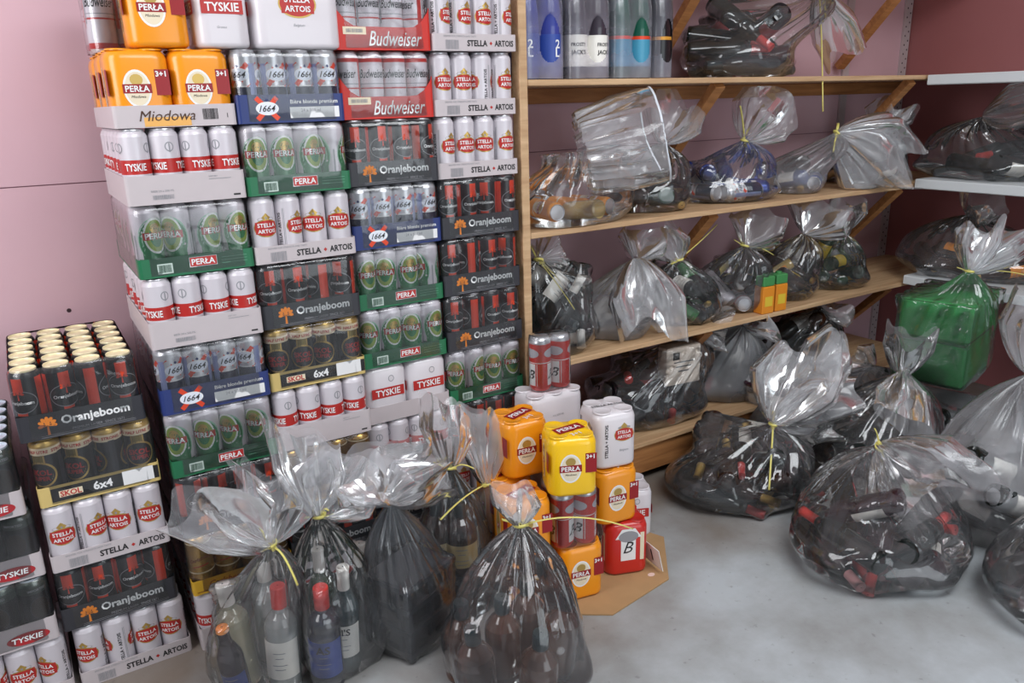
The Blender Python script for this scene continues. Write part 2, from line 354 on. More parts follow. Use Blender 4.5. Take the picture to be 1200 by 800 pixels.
# ------------------------------------------------------------------ cans
CR, CH = .0325, .166
def can_profile(base, bands, lid):
    zs = sorted({.012, .150, *[b for q in bands for b in q[:2]]})
    pr = [(0, .006, silver), (.020, .003, silver), (.0245, 0, silver), (.0265, .001, base), (.0315, .009, base)]
    pr[-1] = (.0315, .009, next((q[2] for q in bands if q[0] <= .0125 < q[1]), base))
    for i, z in enumerate(zs):
        if z < .012: continue
        mid = z+.0005
        m = next((q[2] for q in bands if q[0] <= mid < q[1]), base)
        pr.append((CR, z, m))
    m = next((q[2] for q in bands if q[0] <= .155 < q[1]), base)
    pr[-1] = (CR, .150, m)
    pr += [(.030, .1565, m), (.0265, .1615, lid), (.0268, .1645, lid), (.0262, .166, lid), (.025, .1655, lid), (.0238, .162, lid), (.005, .1625, lid), (0, .1625, lid)]
    return pr
_cans = {}
def can_mesh(kind):
    if kind in _cans: return _cans[kind]
    mb = MB()
    def putter(th, z):
        return lambda s, m, lv: wrap(mb, s, CR, th, z, m, .00022*lv)
    if kind == 'tyskie':
        mb.lathe(can_profile(white, [(.068, .100, red)], silver))
        for k in range(3):
            p = putter(R(120*k), .084); p(text2d('TYSKIE', w=.046, h=.0165, bold=.02), wprint, 4)
            q = putter(R(120*k+60), .126); q(ell(.010, .011, 14, 2), gprint, 2); q(ell(.0075, .0085, 14, 2), white, 3); q(xf(rect(.003, .02, 1), 0, -.002), gprint, 3.5)
    elif kind == 'perla':
        mb.lathe(can_profile(white, [(0, .044, green)], silver))
        for k in range(2):
            p = putter(R(180*k), .097); p(xf(ell(.0425, .052), 0, -.010), P('pale_green_rim', (150, 196, 170), .35), 1); p(xf(ell(.040, .049), 0, -.012), green, 1.5); p(xf(rect(.07, .05, 8), 0, -.053), green, 1.6); emblem(p, 'perla', 1.4)
            q = putter(R(180*k+90), .07); q(rect(.009, .075, 1), white, 2); q(xf(rect(.004, .06, 1), 0, 0), gprint, 2.5)
    elif kind == 'stella':
        mb.lathe(can_profile(white, [(.140, .1495, white)], silver))
        for k in range(2):
            emblem(putter(R(180*k), .088), 'stella', 1.35)
            p = putter(R(180*k+90), .078); p(xf(text2d('STELLA + ARTOIS', w=.088, bold=.02), 0, 0, R(90)), ink, 3); p(xf(rect(.0012, .11, 1), .011, 0), gprint, 2); p(xf(rect(.0008, .11, 1), .014, 0), gprint, 2)
    elif kind == '1664':
        mb.lathe(can_profile(silver, [(.0, .082, dnavy), (.082, .085, wprint), (.142, .170, silver)], silver))
        for k in range(3):
            emblem(putter(R(120*k), .110), '1664', 1.12)
            putter(R(120*k+60), .075)(rect(.016, .12, 2), P('pale_blue_stripe', (150, 160, 200), .35, .2), 1)
    elif kind in ('oran', 'oran_lid'):
        mb.lathe(can_profile(black, [(.012, .018, dgrey)], lid_cream if kind == 'oran_lid' else silver))
        for k in range(2):
            p = putter(R(180*k+90), .092); p(xf(rect(.024, .105, 4), 0, .004), oran, 1); p(xf(rect(.01, .008, 1), 0, -.042), wprint, 2.5)
            q = putter(R(180*k), .094); q(xf(rect(.024, .034, 4), 0, .039), oran, 1); q(xf(rect(.024, .018, 4), 0, -.024), oran, 1); emblem(q, 'oran', 1.35)
    elif kind == 'skol':
        mb.lathe(can_profile(black, [(.128, .146, cream), (.146, .170, gold), (.012, .02, gold)], lid_cream))
        for k in range(2):
            p = putter(R(180*k), .137); p(text2d('HALF LITRE', w=.05, bold=.03), red, 3)
            p = putter(R(180*k), .105); p(rect(.030, .045, 4), gold, 1); p(rect(.022, .045, 4), P('olive_gold', (128, 112, 56), .3, .5), 1.4)
            emblem(putter(R(180*k), .080), 'skol', 1.3)
            putter(R(180*k+90), .137)(text2d('STRONG', w=.04, bold=.03), red, 3)
            putter(R(180*k+90), .08)(rect(.014, .10, 2), dgrey, 1)
    elif kind == 'carls':
        mb.lathe(can_profile(goldcan, [(.058, .062, cream), (.142, .146, cream)], silver))
        for k in range(3):
            p = putter(R(120*k), .10); p(xf(text2d('Carlsberg', w=.056, shear=.3, bold=.02), 0, 0, R(14)), P('brown_print', (128, 58, 26), .4), 3); p(xf(rect(.04, .003, 4), 0, -.020, R(8)), red, 2)
    elif kind == 'bud':
        mb.lathe(can_profile(white, [(.0, .022, red), (.074, .078, red), (.086, .088, gprint), (.140, .1495, red)], silver))
        for k in range(2):
            p = putter(R(180*k), .112); p(xf(text2d('Budweiser', w=.072, h=.022, shear=.35, bold=.01), 0, 0), ink, 3)
            q = putter(R(180*k+90), .1); q(rect(.012, .09, 2), red, 1); q(xf(rect(.005, .07, 1), .012, 0), gprint, 1)
    elif kind == 'budred':
        rd = P('bright_red_print', (206, 44, 30), .35)
        mb.lathe(can_profile(rd, [(.0, .010, silver), (.088, .0905, wprint), (.146, .170, silver)], silver))
        for k in range(3):
            p = putter(R(120*k+40), .118); p(ell(.026, .014), P('pale_grey_print', (198, 198, 204), .4), 1); p(xf(poly([(-.012, 0), (.012, 0), (.022, .024), (-.022, .024)]), 0, .004), P('pale_grey_print', (198, 198, 204), .4), 1.3)
            q = putter(R(120*k+40), .052); q(rect(.030, .068, 5), wprint, 1); q(text2d('B', h=.03, shear=.4, bold=.01), ink, 3); q(xf(rect(.002, .068, 1), .02, 0), wprint, 1)
    elif kind == 'dark':
        mb.lathe(can_profile(darkcan, [(.06, .13, black), (.014, .03, dgrey)], lid_blue))
        for k in range(2):
            putter(R(180*k), .14)(text2d('IMPORTED', w=.04, bold=.02), gprint, 3); putter(R(180*k), .09)(ell(.022, .03), dgrey, 1); putter(R(180*k), .09)(ell(.020, .028), P('brown_black', (44, 34, 28), .35), 2)
    elif kind == 'miod':
        mb.lathe(can_profile(amber, [(.05, .056, cream)], silver))
        for k in range(2): emblem(putter(R(180*k), .088), 'miod', 1.1)
    elif kind == 'bluecan':
        mb.lathe(can_profile(P('blue_can', (64, 84, 160), .3, .4), [(.05, .07, white)], silver))
    elif kind == 'greencan':
        mb.lathe(can_profile(P('olive_can', (92, 122, 60), .3, .3), [(.03, .12, lab_y)], silver))
    me = mb.mesh('can'); _cans[kind] = me; return me

# ------------------------------------------------------------------ trays, films and packs of 24
W4, D6, PITCH = .2655, .3965, .0655
_trays = {}
def tray_mesh(kind):
    if kind in _trays: return _trays[kind]
    mb = MB(); spec = {'tyskie': (card_w, .066), 'stella': (card_w, .044), 'perla': (card_g, .046), '1664': (card_n, .066), 'oran': (card_k, .062),
        'skol': (sand, .05), 'carls': (yellow, .042), 'bud': (card_r, .062), 'dark': (card_w, .062), 'miod': (card_w, .048), 'plain': (card_w, .05)}[kind]
    m, h = spec; W, D = W4, D6
    o = outline(W, D, .008, 3); oi = outline(W-.003, D-.003, .0065, 3)
    def top(x, y):
        if kind == 'bud' and y < -D/2+.01:  # scooped front
            u = abs(x)/(W/2); return h-.006+.05*max(0, (u-.55)/.45)**2
        if kind == 'stella' and y > -D/2+.03: return h*.9
        return h
    # finer front edge so the scoop reads
    def dens(q):
        out = []
        for i in range(len(q)):
            a, b = q[i], q[(i+1) % len(q)]
            n = max(1, int(np.linalg.norm(b-a)/.02))
            for k in range(n): out.append(a+(b-a)*k/n)
        return np.array(out)
    o, oi = dens(o), dens(oi); n = min(len(o), len(oi)); o, oi = o[:n], oi[:n]
    ho = np.array([top(*q) for q in o])
    mb.rings([np.c_[o, np.zeros(n)], np.c_[o, ho], np.c_[oi, ho], np.c_[oi, np.full(n, .0015)]], m, True, True, smooth=False)
    d = D/2
    F = lambda s, x, z, mm, e=.0006: flat(mb, s, (x, z, d), mm, 'front', e)
    if kind == 'tyskie':
        F(barcode(.045, .010, 3), -.055, .016, gprint); F(text2d('BEER 24 x 500 ML', w=.05), -.055, .030, gprint); F(text2d('KEEP DRY', w=.02), .06, .056, gprint); F(rect(.05, .0012, 1), .075, .05, gprint); F(rect(.016, .004, 1), .11, .010, ink)
    elif kind == 'stella':
        F(barcode(.04, .024, 4), -.075, .016, gprint); F(text2d('BREWED FOR STRENGTH AND TASTE', w=.10), -.05, .0375, gprint)
        F(text2d('STELLA', w=.064, h=.0165, bold=.03), .004, .020, ink); F(xf(rect(.007, .007, 1), 0, 0, R(45)), .0475, .020, red); F(text2d('ARTOIS', w=.062, h=.0165, bold=.03), .090, .020, ink)
    elif kind == 'perla':
        F(rect(.064, .024, 1), .012, .028, wprint); F(rect(.061, .021, 1), .012, .028, red, .0009); F(text2d('PERŁA', w=.054, bold=.02), .012, .028, wprint, .0013)
        F(rect(.034, .024, 1), -.075, .020, P('pale_panel', (196, 214, 204), .5)); F(barcode(.028, .018, 5), -.075, .020, dgreen, .0009)
        for k in range(3): F(rect(.06, .0012, 1), .085, .018+.007*k, P('pale_green_ink', (110, 170, 140), .5))
    elif kind == '1664':
        v = lambda s, mm, lv: F(s, -.062, .034, mm, .0003+.0002*lv); emblem(v, '1664', 1.15)
        F(text2d('Bière blonde premium', w=.12, bold=.02), .055, .047, wprint); F(rect(.125, .026, 1), .055, .023, wprint); F(text2d('24 x 500 ml', w=.05), .045, .028, gprint, .001)
    elif kind == 'oran':
        F(tree2d(.042), -.073, .030, P('tree_orange', (214, 126, 48), .4)); F(text2d('Oranjeboom', w=.145, h=.028, bold=.03), .028, .036, wprint); F(text2d('PREMIUM LAGER  SINCE 1671', w=.11), .03, .014, gprint)
        for k in range(2): F(rect(.2, .0008, 1), .01, .004+.004*k, gprint)
    elif kind == 'skol':
        F(rect(W4-.03, .034, 1), .012, .026, ink, .0004); F(rect(.05, .016, 1), -.065, .026, cream, .0008); F(text2d('SKOL', w=.045, bold=.03), -.065, .026, red, .0012)
        F(text2d('6x4', w=.042, bold=.03), .004, .027, wprint, .001); F(rect(.07, .036, 1), .083, .027, wprint, .0009)
    elif kind == 'carls':
        F(text2d('Carlsberg', w=.09, shear=.3, bold=.01), -.045, .022, P('brown_print', (128, 58, 26), .4)); F(text2d('Special Brew', w=.07), .06, .024, P('brown_print', (128, 58, 26), .4)); F(rect(W4-.02, .002, 1), 0, .008, P('brown_print', (128, 58, 26), .4))
    elif kind == 'bud':
        F(text2d('Budweiser', w=.15, h=.036, shear=.35, bold=.005), .03, .028, wprint); F(rect(.062, .018, 1), -.082, .046, cream); F(barcode(.045, .009, 7), -.082, .046, gprint, .001)
    elif kind == 'dark':
        F(xf(ell(.045, .016), 0, 0), .07, .024, lab_r); F(text2d('TYSKIE', w=.065, h=.014, bold=.02, shear=.1), .068, .024, wprint, .001)
    elif kind == 'miod':
        F(rect(.1, .02, 1), -.02, .012, P('pale_amber', (236, 178, 96), .5)); F(text2d('Miodowa', w=.12, shear=.3), -.02, .025, P('dark_brown_print', (74, 44, 26), .45), .001)
        F(barcode(.034, .024, 9), .074, .026, ink); F(text2d('1', h=.01), .112, .022, ink)
    me = mb.mesh('tray'); _trays[kind] = me; return me

_wraps = {}
def wrap_mesh(w, d, h, key='', top=True):
    k = (round(w, 4), round(d, 4), round(h, 4), key, top)
    if k in _wraps: return _wraps[k]
    mb = MB(); r_ = np.random.default_rng(len(_wraps)+3); rs = []
    def dens(q):
        out = []
        for i in range(len(q)):
            a, b = q[i], q[(i+1) % len(q)]; n = max(1, int(np.linalg.norm(b-a)/.016))
            for j in range(n): out.append(a+(b-a)*j/n)
        return np.array(out)
    o0 = dens(outline(w, d, .03, 5)); n = len(o0)
    ph = r_.uniform(0, 6, 4)
    for z, s in ((.0006, .99), (.006, 1), (.05, 1.0), (.085, 1.0), (.12, .998), (.148, .996), (h-.008, .985), (h-.001, .955)):
        t = np.arange(n)/n*2*np.pi
        wob = 1+.0025*np.sin(9*t+ph[0]+z*40)*np.sin(5*t+ph[1])
        q = o0*s*wob[:, None]; rs.append(np.c_[q, np.full(n, z)])
    mb.rings(rs, f_wrap, False, top)
    me = mb.mesh('shrink_wrap'); _wraps[k] = me; return me

COLOUR = {'tyskie': 'white and silver', }
def pack24(kind, x, k, Yf, label, rot=None, full=False, left=False, rz=0., wrapf=None, zoff=0.):
    """24 cans, 4 x 6, in a printed tray; Yf is the front face, k the layer from the floor"""
    yc = Yf+D6/2
    t = thing('beer_can_pack', label, 'beer pack', (x, yc, k*LAYER+.0006+zoff), R(rz), 'trays of beer cans in the stack')
    o = link('tray', tray_mesh(kind), t)
    r = random.Random(int(x*1000)*31+k*7+5)
    cm = {'oran': 'oran_lid' if full else 'oran', 'plain': 'tyskie'}.get(kind, kind)
    base_a = {'tyskie': 3, 'perla': 2, 'stella': 2, '1664': 3, 'oran': 2, 'skol': 2, 'carls': 3, 'bud': 2, 'dark': 2}.get(cm, 2)
    if kind == 'miod':
        for i in range(2):
            for j in range(3):
                if j > 0 and i > 0: continue
                s = link('four_pack_sleeve', sleeve_mesh('miod'), t); s.location = ((i-.5)*.131, -D6/2+.067+j*.131, .0018)
    elif kind == 'plain':
        for i in range(2):
            s = link('four_pack_sleeve', sleeve_mesh('tyskie'), t); s.location = ((i-.5)*.131, -D6/2+.067, .0018)
    else:
        for j in range(6):
            for i in range(4):
                if not (full or j < 2 or (left and i == 0)): continue
                c = link('can', can_mesh(cm), t)
                c.location = ((i-1.5)*PITCH, -D6/2+.0335+j*PITCH, .0017)
                if cm == 'tyskie': c.rotation_euler[2] = R(r.uniform(0, 360))
                else: c.rotation_euler[2] = R(-90+r.choice((0, 0, 8, -12, 30, -35, 90)) + r.uniform(-12, 12))
    if wrapf if wrapf is not None else kind in ('perla', '1664', 'oran', 'skol', 'bud', 'dark', 'carls'):
        link('shrink_wrap', wrap_mesh(W4+.0012, D6+.0012, .1695, '', not full), t)
    return t

# printed four-pack sleeve (2 x 2 cans)
_sl = {}
def sleeve_mesh(kind, w=.1305, d=.1305):
    key = (kind, w, d)
    if key in _sl: return _sl[key]
    mb = MB(); m = {'miod': amber, 'mioy': amber_y, 'tyskie': wsleeve, 'stella': wsleeve, 'stellabig': wsleeve, 'bud': rsleeve, 'plainw': wsleeve}[kind]
    rs = []
    for z, off in ((0, .008), (.005, .001), (.012, 0), (.145, 0), (.155, .003), (.162, .0085), (.1655, .015)):
        rs.append(np.c_[outline(w-2*off, d-2*off, .0325-off*.6, 7), np.full(32, z)])
    mb.rings(rs, m, True, True)
    nx, ny = max(2, round(w/.065)), max(2, round(d/.065))
    a = np.linspace(0, 2*np.pi, 20, endpoint=False)
    for i in range(nx):
        for j in range(ny):
            cx, cy = (i-(nx-1)/2)*.0645, (j-(ny-1)/2)*.0645
            mb.rings([np.c_[cx+r0*np.cos(a), cy+r0*np.sin(a), np.full(20, z)] for r0, z in ((.027, .163), (.0265, .1667), (.0245, .1668), (.022, .1656))], m, False, True)
    hw, hd = w/2, d/2
    for face, dep, wid in (('front', hd, w), ('left', hw, d), ('right', hw, d)):
        def put(dx, dz): return lambda s, mm, lv: flat(mb, s, (dx, dz, dep), mm, face, .00015*lv+.0003)
        if kind in ('miod', 'mioy'):
            emblem(put(-.008, .082), 'miod', 1.35) if face == 'front' else None
            p = put(.046, .095); p(rect(.03, .055, 1), dred, 1); 
            if face == 'front': p(xf(text2d('3+1', w=.022, bold=.03), -.002, .018), wprint, 4)
            else:
                q = put(-.005, .08); q(ell(.015, .05, 20, 2), cream, 2); q(ell(.012, .046, 20, 2), g_straw, 3); q(rect(.014, .014, 1), dred, 4); q(text2d('P', h=.008, bold=.02), wprint, 6)
        elif kind == 'tyskie':
            p = put(0, .088); p(rect(wid-.030, .030, 1), red, 1); p(text2d('TYSKIE', w=.076, h=.0195, bold=.02), wprint, 4)
            q = put(.012, .128); q(ell(.009, .010, 14, 2), gprint, 2); q(ell(.007, .0078, 14, 2), wsleeve, 3)
            put(-.005, .045)(text2d('Gronie', w=.022, shear=.3), gprint, 2)
        elif kind in ('stella', 'stellabig'):
            k = 1.25 if kind == 'stella' else 1.9
            emblem(put(.02 if kind == 'stella' else 0, .10), 'stella', k)
            put(0 if kind == 'stellabig' else .02, .052)(text2d('Belgium', w=.028, shear=.3), gprint, 2)
            if kind == 'stella': put(-.034, .085)(xf(text2d('STELLA + ARTOIS', w=.10, bold=.02), 0, 0, R(90)), ink, 3)
        elif kind == 'bud':
            p = put(0, .09)
            p(rect(.045, .085, 1), wprint, 1); p(xf(poly([(-.04, 0), (.04, 0), (.02, .03), (-.02, .03)]), 0, .03), wprint, 1.5); p(xf(ell(.03, .018, 20, 2), 0, .035), gprint, 2)
            p(text2d('B', h=.036, shear=.35), ink, 3); put(.042, .09)(rect(.012, .09, 1), cream, 1)
        elif kind == 'plainw':
            put(.0, .1)(text2d('4 x 500 ML', w=.04), gprint, 2)
    # top printing
    if kind in ('miod', 'mioy'):
        flat(mb, xf(rect(.085, .036, 1), 0, 0, R(25)), (0, 0, .1669), dred, 'top'); flat(mb, xf(text2d('PERŁA', w=.07, bold=.02), 0, 0, R(25)), (0, 0, .1673), wprint, 'top'); flat(mb, xf(text2d('3+1', w=.03, bold=.02), .012, -.036, R(25)), (0, 0, .1669), wprint, 'top')
    elif kind == 'stella':
        flat(mb, xf(text2d('STELLA ARTOIS', w=.10, bold=.02), 0, 0, R(0)), (0, 0, .1669), ink, 'top')
    me = mb.mesh('four_pack_sleeve'); _sl[key] = me; return me
def fourpack(kind, x, y, z, rz, label, cat='beer pack', w=.1305, d=.1305, group='wrapped four-packs of cans'):
    return thing('can_multipack', label, cat, (x, y, z), R(rz), group, sleeve_mesh(kind, w, d))

#PART2
# ------------------------------------------------------------------ room
H = 1.40; LAYER = .1705
WB, WR = 2.47, 3.88           # back wall, right wall
mb = MB(); mb.box((.7, -.6, -.05), (8.4, 6.4, .1), MATS['floor'] if 'floor' in MATS else floor_mat()); structure('floor', mb)
mb = MB()
mb.box((.44, WB+.05, .6085), (6.9, .1, 1.217), wall_p); mb.box((.44, WB+.05, 2.112), (6.9, .1, 1.784), wall_p)
mb.box((.44, WB+.053, 1.2185), (6.9, .094, .004), P('joint_grey', (150, 110, 120), .8))
a = np.linspace(0, 2*np.pi, 14, endpoint=False)
for hx, hz in ((.07, .873), (.02, 1.70), (2.95, 1.72), (-.17, 1.10)):
    mb.add(np.c_[hx+.006*np.cos(a), np.full(14, WB-.0004), hz+.006*np.sin(a)], [tuple(range(14))], hole_m)
structure('wall_back', mb)
mb = MB(); mb.box((WR+.05, -.5, 1.5), (.1, 6.0, 3.0), wall_d); structure('wall_right', mb)
mb = MB(); mb.box((.45, .1, 3.05), (7, 5, .1), wall_c); structure('ceiling', mb)

# ------------------------------------------------------------------ wooden shelving along the back wall
SX0, SX1, SY0, SY1 = 1.297, 3.30, 2.02, 2.455
SH = [.178, .5655, 1.0075, 1.4585]
su = thing('wooden_shelving_unit', 'pine shelving with diagonal wall brackets along the pink back wall', 'shelf', (SX0, SY0, 0))
def on(su, name, mbx, lab=None):
    o = link(name, mbx.mesh(name), su); o.matrix_parent_inverse = Matrix.Identity(4)
    o.location = -su.location
    if lab: o['label'] = lab
    return o
m = MB(); m.bevbox((1.311, SY0+.02, 1.05), (.028, .045, 2.1), timber, .003); on(su, 'upright_post', m)
for z in SH:
    x1 = WR-.002 if z > .3 else 3.6
    m = MB(); m.bevbox(((SX0+.029+x1)/2, (SY0+SY1)/2, z-.009), (x1-SX0-.029, SY1-SY0, .018), timber, .002); on(su, 'shelf_board', m)
m = MB(); m.bevbox((2.45, SY0+.03, .10), (2.2, .022, .115), timber_o, .002); on(su, 'kick_board', m)
for z in SH[1:]:
    m = MB(); m.bevbox((2.58, SY1-.012, z-.045), (2.5, .022, .052), timber_o, .002); on(su, 'wall_ledger', m)
for z in SH[1:]+[1.91]:
    for bx in (2.14, 3.27):
        v0, v1 = Vector((bx, SY0+.03, z-.022)), Vector((bx+.05, SY1-.016, z-.40))
        d = v1-v0; rot = d.to_track_quat('Y', 'Z').to_matrix()
        m = MB(); m.box(tuple((v0+v1)/2), (.042, d.length, .03), timber_o, rot); on(su, 'diagonal_bracket', m)
m = MB(); m.bevbox(((SX0+.029+WR)/2, (SY0+SY1)/2, 1.91), (WR-SX0-.035, SY1-SY0, .018), timber, .002); on(su, 'shelf_board', m)
m = MB(); m.box((3.40, WB-.006, 1.3), (.045, .010, 2.56), steel_w); on(su, 'wall_upright', m, 'plain pale wall upright strip')
# white shelving on the right wall
sw = thing('white_shelving_unit', 'white shelves on brackets along the right wall', 'shelf', (3.3, 0, 0))
for z, zt in ((.604, 0), (1.030, 0), (1.458, 0)):
    m = MB(); m.bevbox((3.322+.275, .55, z-.02), (.55, 2.92, .04), shelf_w, .003); on(sw, 'shelf_board', m)
m = MB(); m.box((3.845, WB-.006, 1.3), (.052, .010, 2.56), steel_w)
for q in range(58):
    zz = .1+q*.042
    for dx in (-.012, .012):
        m.add(np.c_[3.845+dx+.0045*np.cos(a), np.full(14, WB-.0114), zz+(.02 if dx > 0 else 0)+.0045*np.sin(a)], [tuple(range(14))], hole_m)
on(sw, 'perforated_upright', m)
for by in (-.6, .4, 1.4):
    for z in (.604, 1.030, 1.458):
        v0, v1 = Vector((3.42, by, z-.045)), Vector((WR-.01, by, z-.3)); d = v1-v0
        m = MB(); m.box(tuple((v0+v1)/2), (.03, d.length, .02), shelf_w, d.to_track_quat('Y', 'Z').to_matrix()); on(sw, 'shelf_bracket', m)

# ------------------------------------------------------------------ the stack of beer packs
LOOK = {'tyskie': 'white can pack with red-lettered bands', 'perla': 'green-tray pack of green and white cans', 'stella': 'white can pack with black tray lettering',
        '1664': 'navy-tray can pack with white oval emblem', 'oran': 'black can pack with orange tree emblem', 'skol': 'black and gold can pack',
        'carls': 'gold can pack in yellow tray', 'bud': 'red-tray can pack with white script', 'dark': 'dark can pack in white tray', 'miod': 'amber can pack with brown script on white tray',
        'plain': 'white sleeved can pack with red bands'}
ORD = ['first', 'second', 'third', 'fourth', 'fifth', 'sixth', 'seventh', 'eighth', 'ninth', 'tenth']
COLS = {
 'leftmost tall column': (.344, 1.98, ['tyskie', 'carls', 'oran', 'perla', '1664', 'tyskie', 'perla', 'tyskie', 'miod'], True),
 'second tall column': (.6125, 1.985, ['tyskie', 'oran', 'carls', 'tyskie', 'skol', 'oran', 'stella', 'perla', '1664'], False),
 'third tall column': (.881, 2.01, ['1664', 'oran', 'tyskie', 'plain', 'perla', 'perla', '1664', 'oran', 'bud', 'bud'], False),
 'column by the post': (1.1495, 2.01, ['oran', 'stella', 'oran', 'perla', 'oran', 'oran', 'oran', 'stella', 'stella', 'stella'], False)}
for cname, (cx, yf, kinds, left) in COLS.items():
    for k, kd in enumerate(kinds):
        pack24(kd, cx+rng.uniform(-.0005, .0005), k, yf+rng.uniform(-.006, .006), f'{LOOK[kd]}, {ORD[len(kinds)-1-k]} tray down the {cname}', left=left)
for k, kd in enumerate(['stella', 'oran', 'stella', 'skol', 'oran']):
    pack24(kd, .048+(.008, -.004, 0, .004, -.006)[k], k, 2.0+rng.uniform(-.008, .008), f'{LOOK[kd]}, {ORD[4-k]} tray down the five-high column', left=True, full=(k == 4))
for k, kd in enumerate(['stella', 'dark', 'dark', 'dark']):
    pack24(kd, -.228+(.004, -.004, -.004, -.014)[k], k, 2.0+rng.uniform(-.008, .008), f'{LOOK[kd]}, {ORD[3-k]} tray down the left-edge column', full=(k == 3))
T9 = 9*LAYER+.001
def loose_cans(kind, x, y, z, rz, label, nx=2, ny=2):
    t = thing('can_multipack', label, 'beer pack', (x, y, z), R(rz), 'wrapped four-packs of cans')
    for i in range(nx):
        for j in range(ny):
            c = link('can', can_mesh(kind), t); c.location = ((i-(nx-1)/2)*PITCH, (j-(ny-1)/2)*PITCH, 0); c.rotation_euler[2] = R(-90+(0, 25, -30, 80)[(i+2*j) % 4])
    link('shrink_wrap', wrap_mesh(nx*PITCH+.001, ny*PITCH+.001, .1685, 's'), t)
    return t
fpk = fourpack
loose_cans('bud', .277, 2.255, T9, 0, 'white can four-pack with black script at the top by the bare wall')
fpk('miod', .336, 2.055, T9, -3, 'amber four-pack sleeve on top of the amber can tray')
fpk('tyskie', .474, 2.055, T9, 1, 'white four-pack with red band on the top tier beside the amber one', d=.128, w=.124)
fourpack('stellabig', .652, 2.10, T9, 0, 'large plain white can pack with red cartouche at the top of the second column', w=.215, d=.2155)

# ------------------------------------------------------------------ the heap of four-packs on cardboard
m = MB()
cv = np.array([(1.10, 1.56), (1.22, 1.475), (1.47, 1.515), (1.62, 1.70), (1.50, 2.0), (1.12, 1.98)])
m.rings([np.c_[cv, np.full(6, .0006)], np.c_[cv, np.full(6, .005)]], card_b, True, True, smooth=False)
m.add(np.c_[1.44+.012*np.cos(a), 1.56+.009*np.sin(a), np.full(14, .0054)], [tuple(range(14))], P('paper_scrap', (230, 200, 190), .7))
thing('cardboard_sheet', 'flat brown cardboard sheet under the loose four-packs', 'cardboard', data=m.mesh('cardboard_sheet'))
PK = 1.045
z0 = .0055; z1, z2, z3 = (z0+q*.1685*PK for q in (1, 2, 3))
def heap_pack(kind, x, y, z, rz, label, **kw):
    o = fourpack(kind, x, y, z, rz, label, **kw); o.scale = (PK, PK, PK); return o
fpk = heap_pack
fpk('miod', 1.21, 1.645, z0, -12, 'amber four-pack standing on the cardboard at the heap front')
fpk('miod', 1.06, 1.66, z0, -10, 'amber four-pack at the heap foot behind the front bag')
rp = fpk('bud', 1.405, 1.665, z0, -20, 'red four-pack with a white tag on the cardboard corner')
m = MB(); m.box((0, 0, 0), (.002, .085, .075), wprint); m.box((-.0012, 0, 0), (.0008, .006, .04), ink)
o = link('paper_tag', m.mesh('paper_tag'), rp); o.location = (.0805, -.05, .045); o.rotation_euler = (0, R(-14), R(14)); o['label'] = 'white paper tag'
fpk('tyskie', 1.565, 1.82, z0-.005, -25, 'white four-pack with red band standing on the concrete behind the red one')
fpk('miod', 1.075, 1.81, z0, 0, 'amber four-pack on the floor deep inside the heap')
fpk('plainw', 1.26, 1.79, z0, -6, 'plain white four-pack on the floor inside the heap')
fpk('plainw', 1.42, 1.90, z0, 0, 'plain white four-pack on the floor against the shelf foot')
c4 = loose_cans('budred', 1.195, 1.65, z1, -14, 'red and white can four-pack below the yellow sleeve'); c4.scale = (PK, PK, PK)
fpk('miod', 1.37, 1.685, z1, -8, 'amber four-pack below the bright white four-pack')
fpk('miod', 1.05, 1.675, z1, -10, 'amber four-pack leaning under the left amber four-pack')
fpk('miod', 1.08, 1.82, z1, 0, 'amber four-pack inside the heap against the stack')
fpk('plainw', 1.25, 1.80, z1, -3, 'plain white four-pack in the middle tier of the heap')
fpk('plainw', 1.40, 1.86, z1, 0, 'plain white four-pack in the middle tier before the shelf')
fpk('miod', 1.125, 1.80, z2, -6, 'amber four-pack topping the left of the heap')
fpk('mioy', 1.178, 1.625, z2, -24, 'bright yellow four-pack at the front top of the heap')
fpk('stella', 1.375, 1.70, z2, -12, 'bright white four-pack with red cartouche topping the heap')
fpk('plainw', 1.315, 1.925, z2, -2, 'plain white block of cans carrying two red and white cans', w=.19, d=.12)
c2 = loose_cans('budred', 1.325, 1.925, z3, -6, 'pair of tall red and white cans standing on the heap', 2, 1); c2.scale = (PK, PK, PK)

# ------------------------------------------------------------------ bottles
BK = {  # radius, height, spheres (z, r), profile
 'wine':  (.037, .30, [(.037, .036), (.08, .037), (.12, .037), (.16, .037), (.198, .031), (.228, .018), (.256, .015), (.285, .015)]),
 'beer':  (.031, .235, [(.031, .030), (.062, .031), (.093, .031), (.124, .031), (.153, .026), (.178, .018), (.2, .014), (.222, .014)]),
 'spirit': (.041, .29, [(.041, .04), (.08, .041), (.12, .041), (.16, .041), (.195, .036), (.225, .02), (.25, .016), (.275, .016)]),
 'stout': (.047, .215, [(.046, .046), (.07, .047), (.095, .047), (.12, .046), (.14, .040), (.16, .027), (.18, .018), (.2, .017)]),
 'can':   (.033, .166, [(.032, .032), (.047, .032), (.062, .032), (.08, .032), (.095, .032), (.11, .032), (.125, .032), (.134, .032)]),
 'mini':  (.024, .18, [(.024, .024), (.045, .024), (.07, .024), (.095, .024), (.115, .02), (.135, .012), (.15, .011), (.168, .011)]),
}
